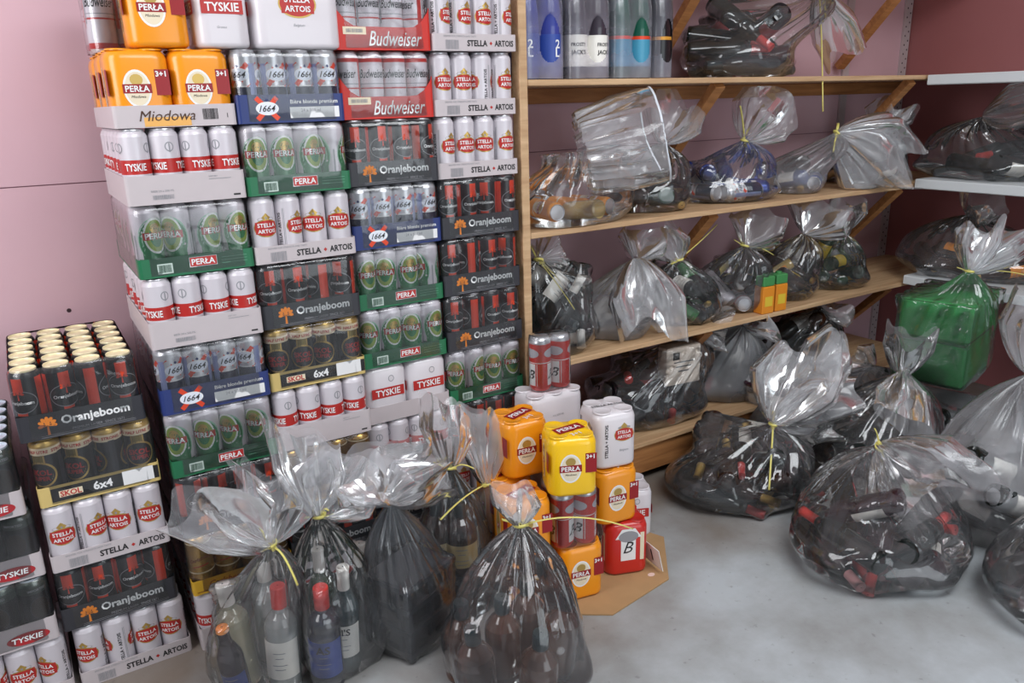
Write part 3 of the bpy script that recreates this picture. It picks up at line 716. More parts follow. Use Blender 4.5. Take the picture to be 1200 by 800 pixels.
def shape(kind):
    if kind == 'wine': return [(0, .004), (.025, .0), (.035, .002), (.037, .008), (.037, .175), (.035, .192), (.027, .212), (.0175, .226), (.0148, .24), (.0143, .292), (.0155, .293), (.0155, .3), (0, .3)]
    if kind == 'beer': return [(0, .003), (.022, 0), (.029, .002), (.031, .007), (.031, .135), (.029, .15), (.022, .170), (.0155, .186), (.0135, .2), (.0135, .228), (0, .228)]
    if kind == 'spirit': return [(0, .003), (.03, 0), (.039, .002), (.041, .008), (.041, .178), (.039, .193), (.03, .21), (.019, .222), (.0155, .235), (.0155, .27), (0, .27)]
    if kind == 'stout': return [(0, .003), (.035, 0), (.045, .003), (.047, .012), (.047, .118), (.044, .137), (.032, .155), (.02, .168), (.017, .178), (.017, .19), (0, .19)]
    return [(0, .003), (.016, 0), (.0225, .002), (.024, .006), (.024, .1), (.021, .115), (.013, .13), (.0105, .14), (.0105, .165), (0, .165)]
_bm = {}
def lath(prof, m, n=22):
    mb = MB(); mb.lathe([(r, z, m) for r, z in prof], n); return mb
def bottle(kind, glass, cap, lab, label, group, M, txt=None, cat='bottle'):
    if kind == 'can':
        o = link('drink_can', can_mesh(cap)); o['category'] = 'can'; o['label'] = label
        if group: o['group'] = group
        o.matrix_world = M; return o
    nm = {'wine': 'wine_bottle', 'beer': 'beer_bottle', 'spirit': 'spirit_bottle', 'stout': 'amber_bottle', 'mini': 'small_bottle'}[kind]
    k = (kind, glass.name)
    if k not in _bm: _bm[k] = lath(shape(kind), glass).mesh(nm)
    o = link(nm, _bm[k]); o['label'] = label; o['category'] = cat
    if group: o['group'] = group
    o.matrix_world = M
    r, h = BK[kind][:2]
    if cap is not None:
        kc = (kind, cap.name, 'cap')
        if kc not in _bm:
            pr = {'wine': [(.0149, .235), (.0152, .24), (.0150, .291), (.0162, .2925), (.0162, .3008), (.002, .3012)], 'beer': [(.0142, .222), (.0155, .224), (.0142, .2335), (.002, .235)],
                  'spirit': [(.0185, .232), (.0185, .287), (.017, .29), (.002, .29)], 'stout': [(.0185, .172), (.0195, .174), (.0195, .212), (.018, .215), (.002, .2155)], 'mini': [(.0125, .150), (.0125, .178), (.002, .18)]}[kind]
            _bm[kc] = lath(pr, cap, 18).mesh('cap')
        link('cap', _bm[kc], o)
    if lab is not None:
        kl = (kind, lab.name, txt)
        if kl not in _bm:
            mb = MB(); z0_, z1_ = {'wine': (.055, .15), 'beer': (.035, .105), 'spirit': (.05, .155), 'stout': (.03, .10), 'mini': (.03, .085)}[kind]
            a2 = np.linspace(-1.25, 1.25, 15); rr = r+.0005
            mb.rings([np.c_[rr*np.cos(a2), rr*np.sin(a2), np.full(15, z)] for z in (z0_, z1_)], lab, closed=False)
            zc = (z0_+z1_)/2
            for q, (ww, dz) in enumerate(((.03, .022), (.02, .008), (.036, -.012), (.026, -.024))): wrap(mb, rect(ww, .0022, 3), rr, 0, zc+dz, gprint, .0004)
            if txt: wrap(mb, text2d(txt, w=.036, bold=.02), rr, 0, zc+.030, ink, .0006)
            _bm[kl] = mb.mesh('label')
        link('label', _bm[kl], o)
    return o

def settle(kinds, cx, cy, z0, rx, ry, seed, iters=330, up=.25):
    """drop bottles in a heap inside an elliptical sack: chains of spheres, pushed apart and pulled down"""
    r = np.random.default_rng(seed); n = len(kinds)
    off = np.array([[q[0] for q in BK[k][2]] for k in kinds]); rad = np.array([[q[1] for q in BK[k][2]] for k in kinds])+.0035
    S = off.shape[1]; om = off.mean(1); oc = off-om[:, None]
    th = r.uniform(0, 2*np.pi, n) if up < 5 else np.zeros(n); ax = np.c_[np.cos(th), np.sin(th), r.uniform(-up*.4, up, n)] if up < 5 else np.tile([0, 0, 1.], (n, 1))
    ax /= np.linalg.norm(ax, axis=1)[:, None]
    q = np.sqrt(r.uniform(0, 1, n))*.55; ph = r.uniform(0, 6.28, n)
    c = np.c_[cx+rx*q*np.cos(ph), cy+ry*q*np.sin(ph), z0+.06+np.arange(n)*.035]
    Pt = c[:, None]+oc[:, :, None]*ax[:, None]
    own = np.repeat(np.arange(n), S); same = own[:, None] == own[None]; rr = rad.ravel(); lim = rr[:, None]+rr[None]
    for it in range(iters):
        if it < iters-130: Pt[..., 2] -= .0032
        elif it < iters-70: Pt[..., 2] -= .0008
        for _ in range(2):
            F = Pt.reshape(-1, 3); d = F[:, None]-F[None]; L = np.sqrt((d**2).sum(-1))+1e-9
            pen = np.where(same, 0, np.maximum(0, lim-L)); mv = (d/L[..., None]*pen[..., None]*(.32 if it < iters-70 else .42)).sum(1)
            F = F+mv
            ex, ey = (F[:, 0]-cx)/np.maximum(.01, rx-rr), (F[:, 1]-cy)/np.maximum(.01, ry-rr); e = np.sqrt(ex**2+ey**2)
            o_ = e > 1; F[o_, 0] = cx+(F[o_, 0]-cx)/e[o_]; F[o_, 1] = cy+(F[o_, 1]-cy)/e[o_]
            F[:, 2] = np.maximum(F[:, 2], z0+rr+.004)
            Pt = F.reshape(n, S, 3); c = Pt.mean(1); ax = ((Pt-c[:, None])*oc[..., None]).sum(1); ax /= np.linalg.norm(ax, axis=1)[:, None]
            Pt = c[:, None]+oc[:, :, None]*ax[:, None]
    lo = (Pt[..., 2]-rad).min(1); Pt[..., 2] += np.maximum(0, z0+.003-lo)[:, None]
    out = []
    for i in range(n):
        base = Pt[i, 0]-ax[i]*off[i, 0]; qq = Vector(ax[i]).to_track_quat('Z', 'Y'); roll = Matrix.Rotation(r.uniform(0, 6.28), 4, 'Z')
        out.append(Matrix.Translation(base) @ qq.to_matrix().to_4x4() @ roll)
    return out, np.c_[Pt.reshape(-1, 3), rr]
def spheres_of(kind, M):
    return np.array([[*(M @ Vector((0, 0, z))), r+.001] for z, r in BK[kind][2]])

# ------------------------------------------------------------------ bags
def creases(p, seed, n=14, k0=14, k1=60):
    r = np.random.default_rng(seed); out = np.zeros(len(p))
    for i in range(n):
        k = k0*(k1/k0)**r.uniform(); d = r.normal(size=3); d /= np.linalg.norm(d)
        s = 1-np.abs(np.sin(p @ (d*k) + 1.3*np.sin(p @ (r.normal(size=3)*k*.35)) + r.uniform(0, 6)))
        out += (s**2)/(k/k0)**.8
    return out/n
NU = 132
def bag(label, c, z0, rx, ry, sph, neck, end, bw, bt=.05, seed=1, film_m=None, mouth=None, yaw=0., sag=0., tie=None, tiez=None, rows=64, tight=1., shoulder=.55, second=None, crinkle=1., rn=.011, clip=None, hem=False, full=1.8):
    """a tied polythene sack: body drawn over its contents, gathered at the neck, mouth flaring beyond the tie"""
    film_m = film_m or f_bag; r_ = np.random.default_rng(seed)
    u = np.linspace(0, 2*np.pi, NU, endpoint=False); cu, su_ = np.cos(u), np.sin(u)
    neck = np.array(neck, float); C0 = np.array([c[0], c[1]])
    topc = (sph[:, 2]+sph[:, 3]).max() if len(sph) else z0+.1
    zn = max(neck[2], topc+.012) if neck[2] > z0+.05 else neck[2]
    neck[2] = zn
    ts = np.linspace(0, 1, rows)**.92
    zz = z0+.0015+(zn-z0-.0015)*ts
    kf = 13+int(r_.integers(0, 5)); ph = r_.uniform(0, 6.28, 6)
    pl = np.abs(np.sin(kf/2*u+ph[0]+.6*np.sin(2*u+ph[1])))+.45*np.abs(np.sin(kf*1.5*u+ph[2]))
    pl = pl-pl.mean()
    sh = shoulder
    Rr = np.zeros((rows, NU)); RC = np.zeros((rows, NU)); ctr = np.zeros((rows, 2))
    lob = 1+.07*np.sin(2*u+ph[3])+.05*np.sin(3*u+ph[4])
    us = r_.uniform(0, 6.28, 3); wr = lambda d: (d+np.pi) % (2*np.pi)-np.pi
    spike = sum(np.exp(-(wr(u-q_)/.2)**2) for q_ in us[:2])
    for i, t in enumerate(ts):
        s = min(1, max(0, (t-.25)/.75)); s = s*s*(3-2*s)
        ctr[i] = C0*(1-s)+neck[:2]*s
        prof = .80+.20*math.sin(min(1, t/.22)*math.pi/2) if t < .22 else (1-((t-.22)/.78)**(1/sh if sh < 1 else 1)*.0)
        if t >= .22: q = (t-.22)/.78; prof = (1-q**full)**(.8)
        ex = rx*prof*tight; ey = ry*prof*tight
        re = 1/np.sqrt((cu/max(ex, rn))**2+(su_/max(ey, rn))**2)
        Rr[i] = np.maximum(re*lob*(1+.10*pl*min(1, t*1.4)+.22*spike*math.exp(-((t-.12)/.16)**2)), rn*(1+.3*pl))
        if len(sph):
            dx, dy, dz = sph[:, 0]-ctr[i, 0], sph[:, 1]-ctr[i, 1], zz[i]-sph[:, 2]
            h2 = (sph[:, 3]+.004)**2-dz**2; ok = h2 > 0
            if ok.any():
                b = dx[ok, None]*cu+dy[ok, None]*su_; pp = (dx[ok]**2+dy[ok]**2)[:, None]-b*b
                q = h2[ok, None]-pp; rc = np.where(q > 0, b+np.sqrt(np.maximum(q, 0)), 0)
                RC[i] = rc.max(0)
    RC = np.maximum(RC, 0)
    Rr = np.maximum(Rr, RC)
    for _ in range(16):
        S = (np.roll(Rr, 1, 1)+np.roll(Rr, -1, 1)+np.roll(Rr, 2, 1)+np.roll(Rr, -2, 1))/4
        Vv = Rr.copy(); Vv[1:-1] = (Rr[2:]+Rr[:-2])/2
        N_ = .5*S+.5*Vv; N_[0] = Rr[0]; N_[-1] = Rr[-1]
        Rr = np.where(RC > .9*N_, np.maximum(RC, N_), np.maximum(RC, .55*Rr+.45*N_))
    # fresh gathers near the neck after smoothing
    g = np.clip((ts-.35)/.65, 0, 1)**1.4
    Rr = np.maximum(RC*1.0, Rr*(1+(.42*g)[:, None]*pl))
    Rr[-1] = rn*(1+.25*pl)
    V = np.zeros((rows, NU, 3)); V[..., 0] = ctr[:, :1]+Rr*cu; V[..., 1] = ctr[:, 1:]+Rr*su_; V[..., 2] = zz[:, None]
    cr = creases(V.reshape(-1, 3), seed+5).reshape(rows, NU)
    amp = (.020*crinkle)*np.clip(np.sin(np.pi*np.clip(ts, 0, 1))*1.3, .12, 1)[:, None]
    amp = np.minimum(amp, Rr*.28)
    V[..., 0] += cu*cr*amp; V[..., 1] += su_*cr*amp
    V[..., 2] = np.maximum(V[..., 2]+(creases(V.reshape(-1, 3), seed+9, 8, 10, 30).reshape(rows, NU)-.3)*.012*np.sin(np.pi*ts)[:, None], z0+.0012)
    if clip: V = clip(V)
    mb = MB(); n = NU
    f = [(i*n+j, i*n+(j+1) % n, (i+1)*n+(j+1) % n, (i+1)*n+j) for i in range(rows-1) for j in range(n)]
    f.append(tuple(range(n-1, -1, -1)))
    mb.add(V.reshape(-1, 3), f, film_m, True)
    root = thing('clear_plastic_bag', label, 'bag', (c[0], c[1], z0), 0, 'tied clear plastic bags')
    def flare(end, bw, bt, sag, kseed, rows2=36):
        rr = np.random.default_rng(kseed); E = np.array(end, float); d = E-neck; Ln = np.linalg.norm(d); dn = d/Ln
        cam = np.array([0, 0, H])-neck; e1 = np.cross(dn, cam/np.linalg.norm(cam)); e1 /= np.linalg.norm(e1)+1e-9
        # the mouth is not turned squarely to the viewer: roll it a little
        e2 = np.cross(e1, dn); ro = rr.uniform(-.5, .5); e1, e2 = e1*math.cos(ro)+e2*math.sin(ro), e2*math.cos(ro)-e1*math.sin(ro)
        tt = np.linspace(0, 1, rows2); W = np.zeros((rows2, NU, 3))
        p0 = rr.uniform(0, 6.28, 9); A = rr.uniform(.22, .42); kk = rr.uniform(2.2, 3.6)
        edge = 1+.17*np.sin(2*cu+p0[0])+.10*np.sin(5*cu+p0[1])+.05*np.sin(4*u+p0[2])
        if rn > .05: A *= .15; edge = 1+.03*np.sin(2*u+p0[0])
        for i, t in enumerate(tt):
            te = t*edge
            cen = neck[None]+dn[None]*(Ln*te)[:, None]; cen[:, 2] -= sag*te**2
            s = min(1, t*1.9)**.7; w1 = rn+(bw-rn)*s; w2 = rn+(bt-rn)*s
            pleat = 1+.55*(1-t)**2.2*pl
            x = w1*cu*pleat*(1+.10*t*np.sin(3*t+p0[6]))
            y = w2*su_*pleat+bw*s*(A*np.sin(kk*cu+p0[3]+2.2*t)+.13*np.sin(6.5*cu+p0[4]-1.5*t))*(1 if rn < .05 else .2)
            W[i] = cen+e1[None]*x[:, None]+e2[None]*y[:, None]
            W[i, :, 2] -= .22*bw*t*t*(cu**2) if rn < .05 else 0
        F = W.reshape(-1, 3); q = creases(F, kseed+3, 14, 14, 60).reshape(rows2, NU)
        W += (e2[None, None]*((q-.3)*.35*bw*tt[:, None])[..., None])+(e1[None, None]*((q-.3)*.15*bw*tt[:, None])[..., None])
        W[..., 2] = np.maximum(W[..., 2], z0+.004 if end[2] > z0-.02 else -9)
        if clip: W = clip(W)
        if hem:
            h = MB(); k0 = int(NU*.0); h.tube([W[-1, j % NU] for j in range(k0, k0+NU+1)], .004, P('bag_hem', (226, 232, 240), .25, 0, .3), 6, .0012)
            o = link('bag_hem', h.mesh('bag_hem'), root); o.location = -root.location
        m2 = MB(); m2.add(W.reshape(-1, 3), [(i*n+j, i*n+(j+1) % n, (i+1)*n+(j+1) % n, (i+1)*n+j) for i in range(rows2-1) for j in range(n)], f_mouth if film_m is f_bag else film_m, True)
        return m2
    body = link('bag_body', mb.mesh('bag_body'), root); body.location = -root.location
    if end is not None:
        o = link('bag_mouth', flare(end, bw, bt, sag, seed+21).mesh('bag_mouth'), root); o.location = -root.location
        if second:
            o = link('bag_mouth', flare(second[0], second[1], second[2], 0, seed+31).mesh('bag_mouth'), root); o.location = -root.location
    if tie is not None:
        m3 = MB(); nv = Vector(neck); ax = (Vector(end)-nv).normalized() if end is not None else Vector((0, 0, 1))
        ax = (ax*.4+Vector((0, 0, 1))*.6).normalized(); q = ax.to_track_quat('Z', 'Y').to_matrix()
        ring = [nv+q @ Vector((.0155*math.cos(k*math.pi/9), .0155*math.sin(k*math.pi/9), 0)) for k in range(19)]
        m3.tube(ring, .0022, tie_m, 6, .0045)
        tv = Vector(tie); mid = (nv+tv)/2+Vector((0, 0, (tiez if tiez is not None else .02)))
        s0 = nv+(tv-nv).normalized()*.014
        pts = [s0*(1-k/10)**2+mid*(2*(k/10)*(1-k/10))+tv*(k/10)**2 for k in range(11)]
        m3.tube(pts, .0032, tie_m, 6, .0016)
        hd = s0+Vector((0, 0, .0)); m3.box(tuple(hd), (.010, .012, .009), tie_m, q)
        st = s0-(tv-nv).normalized()*.002; q2 = (nv-tv).normalized()
        pts2 = [nv+q2*.013, nv+q2*.03+Vector((0, 0, .006)), nv+q2*.045+Vector((0, 0, .010))]
        m3.tube(pts2, .006, tie_m, 6, .002)
        o = link('cable_tie', m3.mesh('cable_tie'), root); o.location = -root.location; o['label'] = 'pale yellow cable tie'
    return root
def heap(spec, c, z0, rx, ry, seed, label, group, up=.25):
    """spec: list of (kind, glass, cap, label material)"""
    Ms, sp = settle([s[0] for s in spec], c[0], c[1], z0, rx, ry, seed, up=up)
    for s, M in zip(spec, Ms):
        lb, gp = (label, group) if len(s) < 5 else (s[4], None)
        bottle(s[0], s[1], s[2], s[3], lb, gp, M)
    return sp
W_ = ('wine', g_wine)
def mix(n, opts, seed):
    r = random.Random(seed); return [opts[r.randrange(len(opts))] for _ in range(n)]
wine_opts = [('wine', g_wine, cap_red, None), ('wine', g_wine, cap_k, None), ('wine', g_plum, cap_k, lab_w), ('wine', g_wine, cap_red, lab_w), ('wine', g_brown, cap_gold, None)]
beer_opts = [('beer', g_brown, cap_gold, lab_o), ('beer', g_brown, cap_white, lab_r), ('beer', g_green, cap_gold, None), ('beer', g_brown, cap_k, lab_w)]
mini_opts = [('mini', g_brown, cap_white, lab_y), ('mini', g_green, cap_gold, lab_g), ('beer', g_green, cap_gold, lab_y)]

def stand(kind, glass, cap, lab, x, y, z, label, lean=(0, 0), face=-118, txt=None, group=None):
    M = Matrix.Translation((x, y, z)) @ Matrix.Rotation(R(lean[0]), 4, 'X') @ Matrix.Rotation(R(lean[1]), 4, 'Y') @ Matrix.Rotation(R(face), 4, 'Z')
    bottle(kind, glass, cap, lab, label, group, M, txt); return spheres_of(kind, M)
F3 = .003
def box_points(c, d, rz, step=.03, r=.012):
    xs, ys, zs_ = (np.linspace(-k/2+r, k/2-r, max(2, int(k/step)+1)) for k in d)
    g = np.array([(x, y, z) for x in xs for y in ys for z in zs_ if x in (xs[0], xs[-1]) or y in (ys[0], ys[-1]) or z in (zs_[0], zs_[-1])])
    ca, sa = math.cos(rz), math.sin(rz)
    return np.c_[c[0]+g[:, 0]*ca-g[:, 1]*sa, c[1]+g[:, 0]*sa+g[:, 1]*ca, c[2]+g[:, 2], np.full(len(g), r)]
# --- two bags of spirits in front of the low columns
s = [stand('spirit', g_clear, cap_red, lab_w, .36, 1.715, F3, 'clear spirit bottle with red cap and white label in the leftmost floor bag', (0, 2)),
     stand('spirit', g_pale, cap_white, None, .285, 1.80, F3, 'pale clear bottle with white cap in the leftmost floor bag', (0, -5)),
     stand('beer', g_plum, P('orange_cap', (226, 140, 60), .4), lab_b, .255, 1.735, F3, 'short dark bottle with orange cap low in the leftmost floor bag', (6, -6)),
     stand('spirit', g_clear, cap_white, None, .37, 1.85, F3, 'clear bottle at the back of the leftmost floor bag')]
bag('clear floor bag of spirit bottles leaning on the low columns, mouth flopped left', (.325, 1.775), 0, .125, .115, np.concatenate(s), (.37, 1.73, .40), (.24, 1.70, .60), .10, .035, 11, f_bag, tie=(.405, 1.66, .31), tiez=.05, second=((.40, 1.76, .56), .09, .03))
s = [stand('wine', P('bottle_teal', (26, 52, 56), .07, 0, .5), cap_white, lab_w, .515, 1.70, F3, 'dark teal bottle with cream lettered label and white cap', (3, 2), txt="M'S"),
     stand('wine', g_wine, cap_white, None, .575, 1.755, F3, 'dark bottle with white cap and pale neck band behind the lettered one', (-2, 5)),
     stand('spirit', P('cola_dark', (30, 30, 44), .08, 0, .5), cap_red, lab_b, .455, 1.665, F3, 'dark bottle with red neck and blue label between the two floor bags', (3, 0), txt='AS'),
     stand('wine', g_green, cap_white, None, .50, 1.80, F3, 'green bottle at the back of the second floor bag')]
bag('clear floor bag of tall corked bottles, second from the left, mouth upright', (.515, 1.74), 0, .115, .115, np.concatenate(s), (.50, 1.75, .425), (.485, 1.77, .66), .085, .035, 12, f_bag, second=((.60, 1.72, .57), .11, .03), tie=(.52, 1.73, .44))
# --- bag with a black crate
m = MB()
for dz in (0.004, .07, .136, .196):
    m.bevbox((0, 0, dz+.012), (.19, .15, .022), crate_k, .004)
for cx in (-.085, 0, .085):
    for cy in (-.066, .066): m.box((cx, cy, .11), (.016, .014, .21), crate_k)
for cy in (-.04, .04):
    for cx in (-.088, .088): m.box((cx, cy, .11), (.012, .012, .21), crate_k)
m.box((0, 0, .05), (.16, .12, .09), dgrey)
t = thing('black_crate', 'black slatted plastic crate inside the middle floor bag', 'crate', (.715, 1.715, .004), R(24), data=m.mesh('black_crate'))
cs = box_points((.715, 1.715, .115), (.20, .16, .22), R(24))
bag('clear floor bag wrapped round a black crate, wide mouth spread open', (.715, 1.715), 0, .125, .115, cs, (.675, 1.70, .43), (.65, 1.72, .58), .135, .05, 13, f_bag, second=((.80, 1.66, .50), .09, .03))
# --- bags behind
s = [stand('stout', g_brown, cap_k, lab_y if False else P('cream_neck_label', (206, 184, 130), .5), x, y, F3+.12, l, (0, 0), -115) for x, y, l in
     ((.845, 1.80, 'dark brown bottle with cream shield label, left of three in the shaded bag'), (.895, 1.755, 'dark brown bottle with cream shield label, front of three in the shaded bag'), (.935, 1.82, 'dark brown bottle with cream shield label, right of three in the shaded bag'))]
m = MB(); m.bevbox((0, 0, .06), (.19, .15, .12), crate_k, .006); thing('black_crate', 'low black box under the three cream-labelled bottles', 'crate', (.89, 1.79, .002), R(15), data=m.mesh('low_black_box'))
cs = box_points((.89, 1.79, .062), (.19, .15, .12), R(15))
bag('dim floor bag of three cream-labelled brown bottles behind the crate bag', (.89, 1.795), 0, .12, .10, np.concatenate(s+[cs]), (.895, 1.80, .425), (.915, 1.84, .60), .07, .035, 14, f_bag, tie=(.955, 1.77, .415))
s = [stand('beer', g_wine, cap_k, None, x, y, F3, 'dark bottle in the narrow bag wedged between two front floor bags', (0, 0), 0, None, 'bottles in the narrow bag') for x, y in ((1.0, 1.875), (1.035, 1.80), (1.05, 1.89))]
bag('narrow cloudy floor bag wedged between the front bag and the column by the post', (1.02, 1.85), 0, .07, .085, np.concatenate(s), (1.01, 1.80, .34), (1.02, 1.84, .54), .065, .03, 15, f_fog, tie=(.79, 1.66, .36), tiez=.02)
s = [stand('stout', g_amber, cap_k, None, x, y, F3, l, ln, 0, None, g) for x, y, l, ln, g in
     ((.745, 1.40, 'amber bottle with black cap at the left of the large front bag', (0, -4), None), (.855, 1.315, 'amber bottle with black cap at the front of the large front bag', (6, 0), None), (.96, 1.385, 'amber bottle with pale cap shine at the right of the large front bag', (0, 10), None),
      (.85, 1.46, 'amber bottle deep inside the large front bag', (0, 0), 'hidden amber bottles'), (.755, 1.50, 'amber bottle deep inside the large front bag', (0, 0), 'hidden amber bottles'), (.945, 1.49, 'amber bottle deep inside the large front bag', (0, 0), 'hidden amber bottles'))]
bag('large front floor bag of amber bottles with a long yellow tie pointing right', (.86, 1.405), 0, .165, .165, np.concatenate(s), (.885, 1.42, .43), (.885, 1.44, .53), .055, .04, 16, f_bag, tie=(1.17, 1.34, .36), tiez=.05, crinkle=1.4)

# --- the pile of bags on the right of the floor
s = heap(mix(12, wine_opts, 3), (2.07, 1.78), 0, .26, .21, 21, 'dark wine bottle heaped in the floor bag nearest the shelf foot', 'wine bottles in the bag by the shelf foot')
bag('clear floor bag of dark wine bottles beside the shelf foot, tall pale mouth', (2.07, 1.78), 0, .27, .22, s, (2.15, 1.72, .27), (2.30, 1.68, .55), .15, .07, 22, f_bag, second=((2.45, 1.62, .30), .13, .06), tie=(1.98, 1.58, .12), tiez=.06)
s = heap(mix(13, [('wine', g_wine, cap_red, None), ('wine', g_plum, cap_red, None), ('wine', g_wine, cap_pink, lab_r), ('wine', g_plum, cap_k, lab_w)], 5), (2.07, 1.24), 0, .25, .21, 23, 'dark wine bottle with bright cap heaped in the front right floor bag', 'wine bottles in the front right bag')
bag('large clear bag of red-capped wine bottles nearest the open floor, mouth draped forward', (2.07, 1.24), 0, .27, .23, s, (2.20, 1.34, .31), (2.15, 1.08, .255), .16, .06, 24, f_bag, sag=.0, tie=(2.19, 1.36, .37), crinkle=1.5)
s = heap(mix(9, wine_opts, 8), (2.62, 1.62), 0, .25, .2, 25, 'wine bottle in the bag between the green box and the pale front bags', 'wine bottles in the bag below the green box')
bag('clear bag with a tall folded flap standing before the green box', (2.62, 1.62), 0, .26, .22, s, (2.68, 1.58, .39), (2.56, 1.50, .60), .08, .03, 26, f_bag, second=((2.50, 1.45, .30), .09, .04), tie=(2.76, 1.58, .42))
s = heap(mix(14, wine_opts, 9), (3.02, 1.68), 0, .25, .22, 27, 'wine bottle in the shaded bag under the green box', 'wine bottles under the green box')
ztop = (s[:, 2]+s[:, 3]).max()+.006
bag('shaded bag of wine bottles carrying the green box', (3.02, 1.68), 0, .26, .23, s, (3.0, 1.9, ztop+.004), (3.0, 2.0, ztop+.03), .08, .03, 28, f_fog)
zb = ztop+.07
m = MB()
m.bevbox((0, 0, .08), (.35, .24, .16), box_green, .008); m.bevbox((0, 0, .165), (.342, .232, .012), P('green_rib', (16, 96, 44), .45), .003); m.bevbox((0, 0, .245), (.36, .25, .15), box_green, .012); m.bevbox((0, 0, .317), (.36, .25, .012), box_green, .005)
thing('green_plastic_box', 'bright green plastic box inside the bag before the right shelves', 'box', (2.98, 1.60, zb), R(14), data=m.mesh('green_plastic_box'))
cs = box_points((2.98, 1.60, zb+.162), (.37, .26, .325), R(14), .018, .014)
bag('clear bag tied over the green plastic box before the right shelves', (2.98, 1.60), zb-.004, .21, .17, cs, (2.95, 1.53, zb+.42), (2.99, 1.53, zb+.60), .075, .04, 29, f_bag, tie=(3.12, 1.40, zb+.40), second=((3.16, 1.48, zb+.54), .07, .04))
s = heap(mix(8, wine_opts, 12), (2.64, 1.16), 0, .21, .2, 31, 'wine bottle in the tall pale bag at the right edge', 'wine bottles in the tall pale bag')
def lying(p, q, *a, **k):
    M = Matrix.Translation(p) @ (Vector(q)-Vector(p)).to_track_quat('Z', 'Y').to_matrix().to_4x4() @ Matrix.Rotation(R(k.pop('roll', 0)), 4, 'Z')
    bottle(*a, M); return spheres_of(a[0], M)
sA = lying((2.36, 1.14, .31), (2.60, 1.04, .19), 'wine', g_wine, cap_k, lab_w, 'dark wine bottle with white label high in the pale right bag', None, roll=200)
sB = lying((2.32, 1.04, .235), (2.56, .94, .12), 'wine', g_wine, cap_gold, lab_w, 'white-labelled wine bottle with gold foil at the front of the pale right bag', None, roll=200)
s = np.concatenate([s, sA, sB])
bag('tall pale crumpled bag of labelled wine bottles at the right edge', (2.60, 1.12), 0, .27, .24, s, (2.70, 1.16, .50), (2.80, 1.16, .76), .13, .06, 32, f_fog, tie=(2.60, 1.08, .55), second=((2.66, .98, .40), .17, .07), crinkle=1.6)
s = heap(mix(8, wine_opts, 13), (2.33, .80), 0, .22, .19, 33, 'dark bottle in the bag at the lower right corner', 'bottles in the lower right corner bag')
bag('clear bag of dark bottles at the lower right corner on the open floor', (2.33, .80), 0, .24, .21, s, (2.52, .80, .33), (2.62, .75, .45), .10, .05, 34, f_bag, crinkle=1.4)
s = heap(mix(8, wine_opts, 14), (2.52, 1.98), 0, .19, .13, 35, 'dark bottle in the bag tucked behind the shelf-foot bag', 'bottles in the tucked bag')
bag('shaded bag of dark bottles tucked against the kick board behind the pale bags', (2.52, 1.96), 0, .2, .12, s, (2.5, 1.9, .30), (2.6, 1.8, .45), .10, .05, 36, f_fog)

# --- top shelf: wrapped multipacks of large plastic bottles, then a bag of bottles lying down
def pet_pack(x, w, body, lab_m, label, band=None, txt=None):
    n = max(1, round(w/.085)); t = thing('bottle_multipack', label, 'bottle pack', (x, 2.14, SH[3]+.001), 0, 'shrink-wrapped bottle packs on the top shelf')
    r0 = .041
    for i in range(n):
        for j in range(2):
            mb = lath([(0, .004), (.03, 0), (.038, .004), (r0, .02), (.0395, .03), (r0, .035), (r0, .15), (.039, .19), (.028, .265), (.015, .295), (.014, .31)], body, 20)
            mb.lathe([(.017, .30, cap_k), (.017, .32, cap_k), (.001, .321, cap_k)], 16)
            key = ('pet', body.name)
            if key not in _bm: _bm[key] = mb.mesh('plastic_bottle')
            b = link('bottle', _bm[key], t); b.location = ((i-(n-1)/2)*.083, -.043+j*.083, .001)
            kl = ('petl', lab_m.name, txt, band.name if band else '')
            if kl not in _bm:
                l = MB(); a3 = np.linspace(0, 2*np.pi, 25); rr = r0+.0006
                l.rings([np.c_[rr*np.cos(a3), rr*np.sin(a3), np.full(25, z)] for z in (.036, .128)], lab_m, closed=False)
                if band: l.rings([np.c_[(rr+.0004)*np.cos(a3), (rr+.0004)*np.sin(a3), np.full(25, z)] for z in (.118, .128)], band, closed=False)
                if txt:
                    for q, line in enumerate(txt.split('|')): wrap(l, text2d(line, w=.05 if len(line) > 2 else .016, bold=.02), rr, R(-95), .100-.024*q, ink if lab_m is lab_w else wprint, .0008)
                _bm[kl] = l.mesh('label')
            lo = link('label', _bm[kl], b); lo.rotation_euler[2] = R(20*i-8)
    # milky film, torn open as a finger hole at the front
    W, D, Hh = n*.083+.004, .17, .30
    m = MB(); q = outline(W, D, .038, 6); 
    pts = []
    for i in range(len(q)):
        p0, p1 = q[i], q[(i+1) % len(q)]; k = max(1, int(np.linalg.norm(p1-p0)/.0035))
        pts += [p0+(p1-p0)*j/k for j in range(k)]
    q = np.array(pts); zs = np.linspace(.002, Hh, 90); n_ = len(q)
    V = np.concatenate([np.c_[q*(1-.22*max(0, (z-.2)/.1)**1.5), np.full(n_, z)] for z in zs])
    F = []
    for i in range(89):
        for j in range(n_):
            k = (j+1) % n_; cx, cy, cz = V[i*n_+j]; w_ = .026 if n == 1 else .037; hx = 0 if n == 1 else .018
            if cy < -D/2+.022 and ((cx-hx)/w_)**2*(1+.5*(cz-.115)/.07)+((cz-.115)/.068)**2 < 1: continue
            F.append((i*n_+j, i*n_+k, (i+1)*n_+k, (i+1)*n_+j))
    m.add(V, F, f_milk, True); link('shrink_wrap', m.mesh('milky_wrap'), t)
pet_pack(1.413, .17, pet_blue, lab_b, 'blue bottle pack in milky film at the post end of the top shelf', txt='2|L')
pet_pack(1.592, .17, P('cider_plastic', (60, 52, 62), .2, 0, .3), lab_w, 'white-labelled bottle pack in milky film, second from the post', txt="FROSTY|JACK'S")
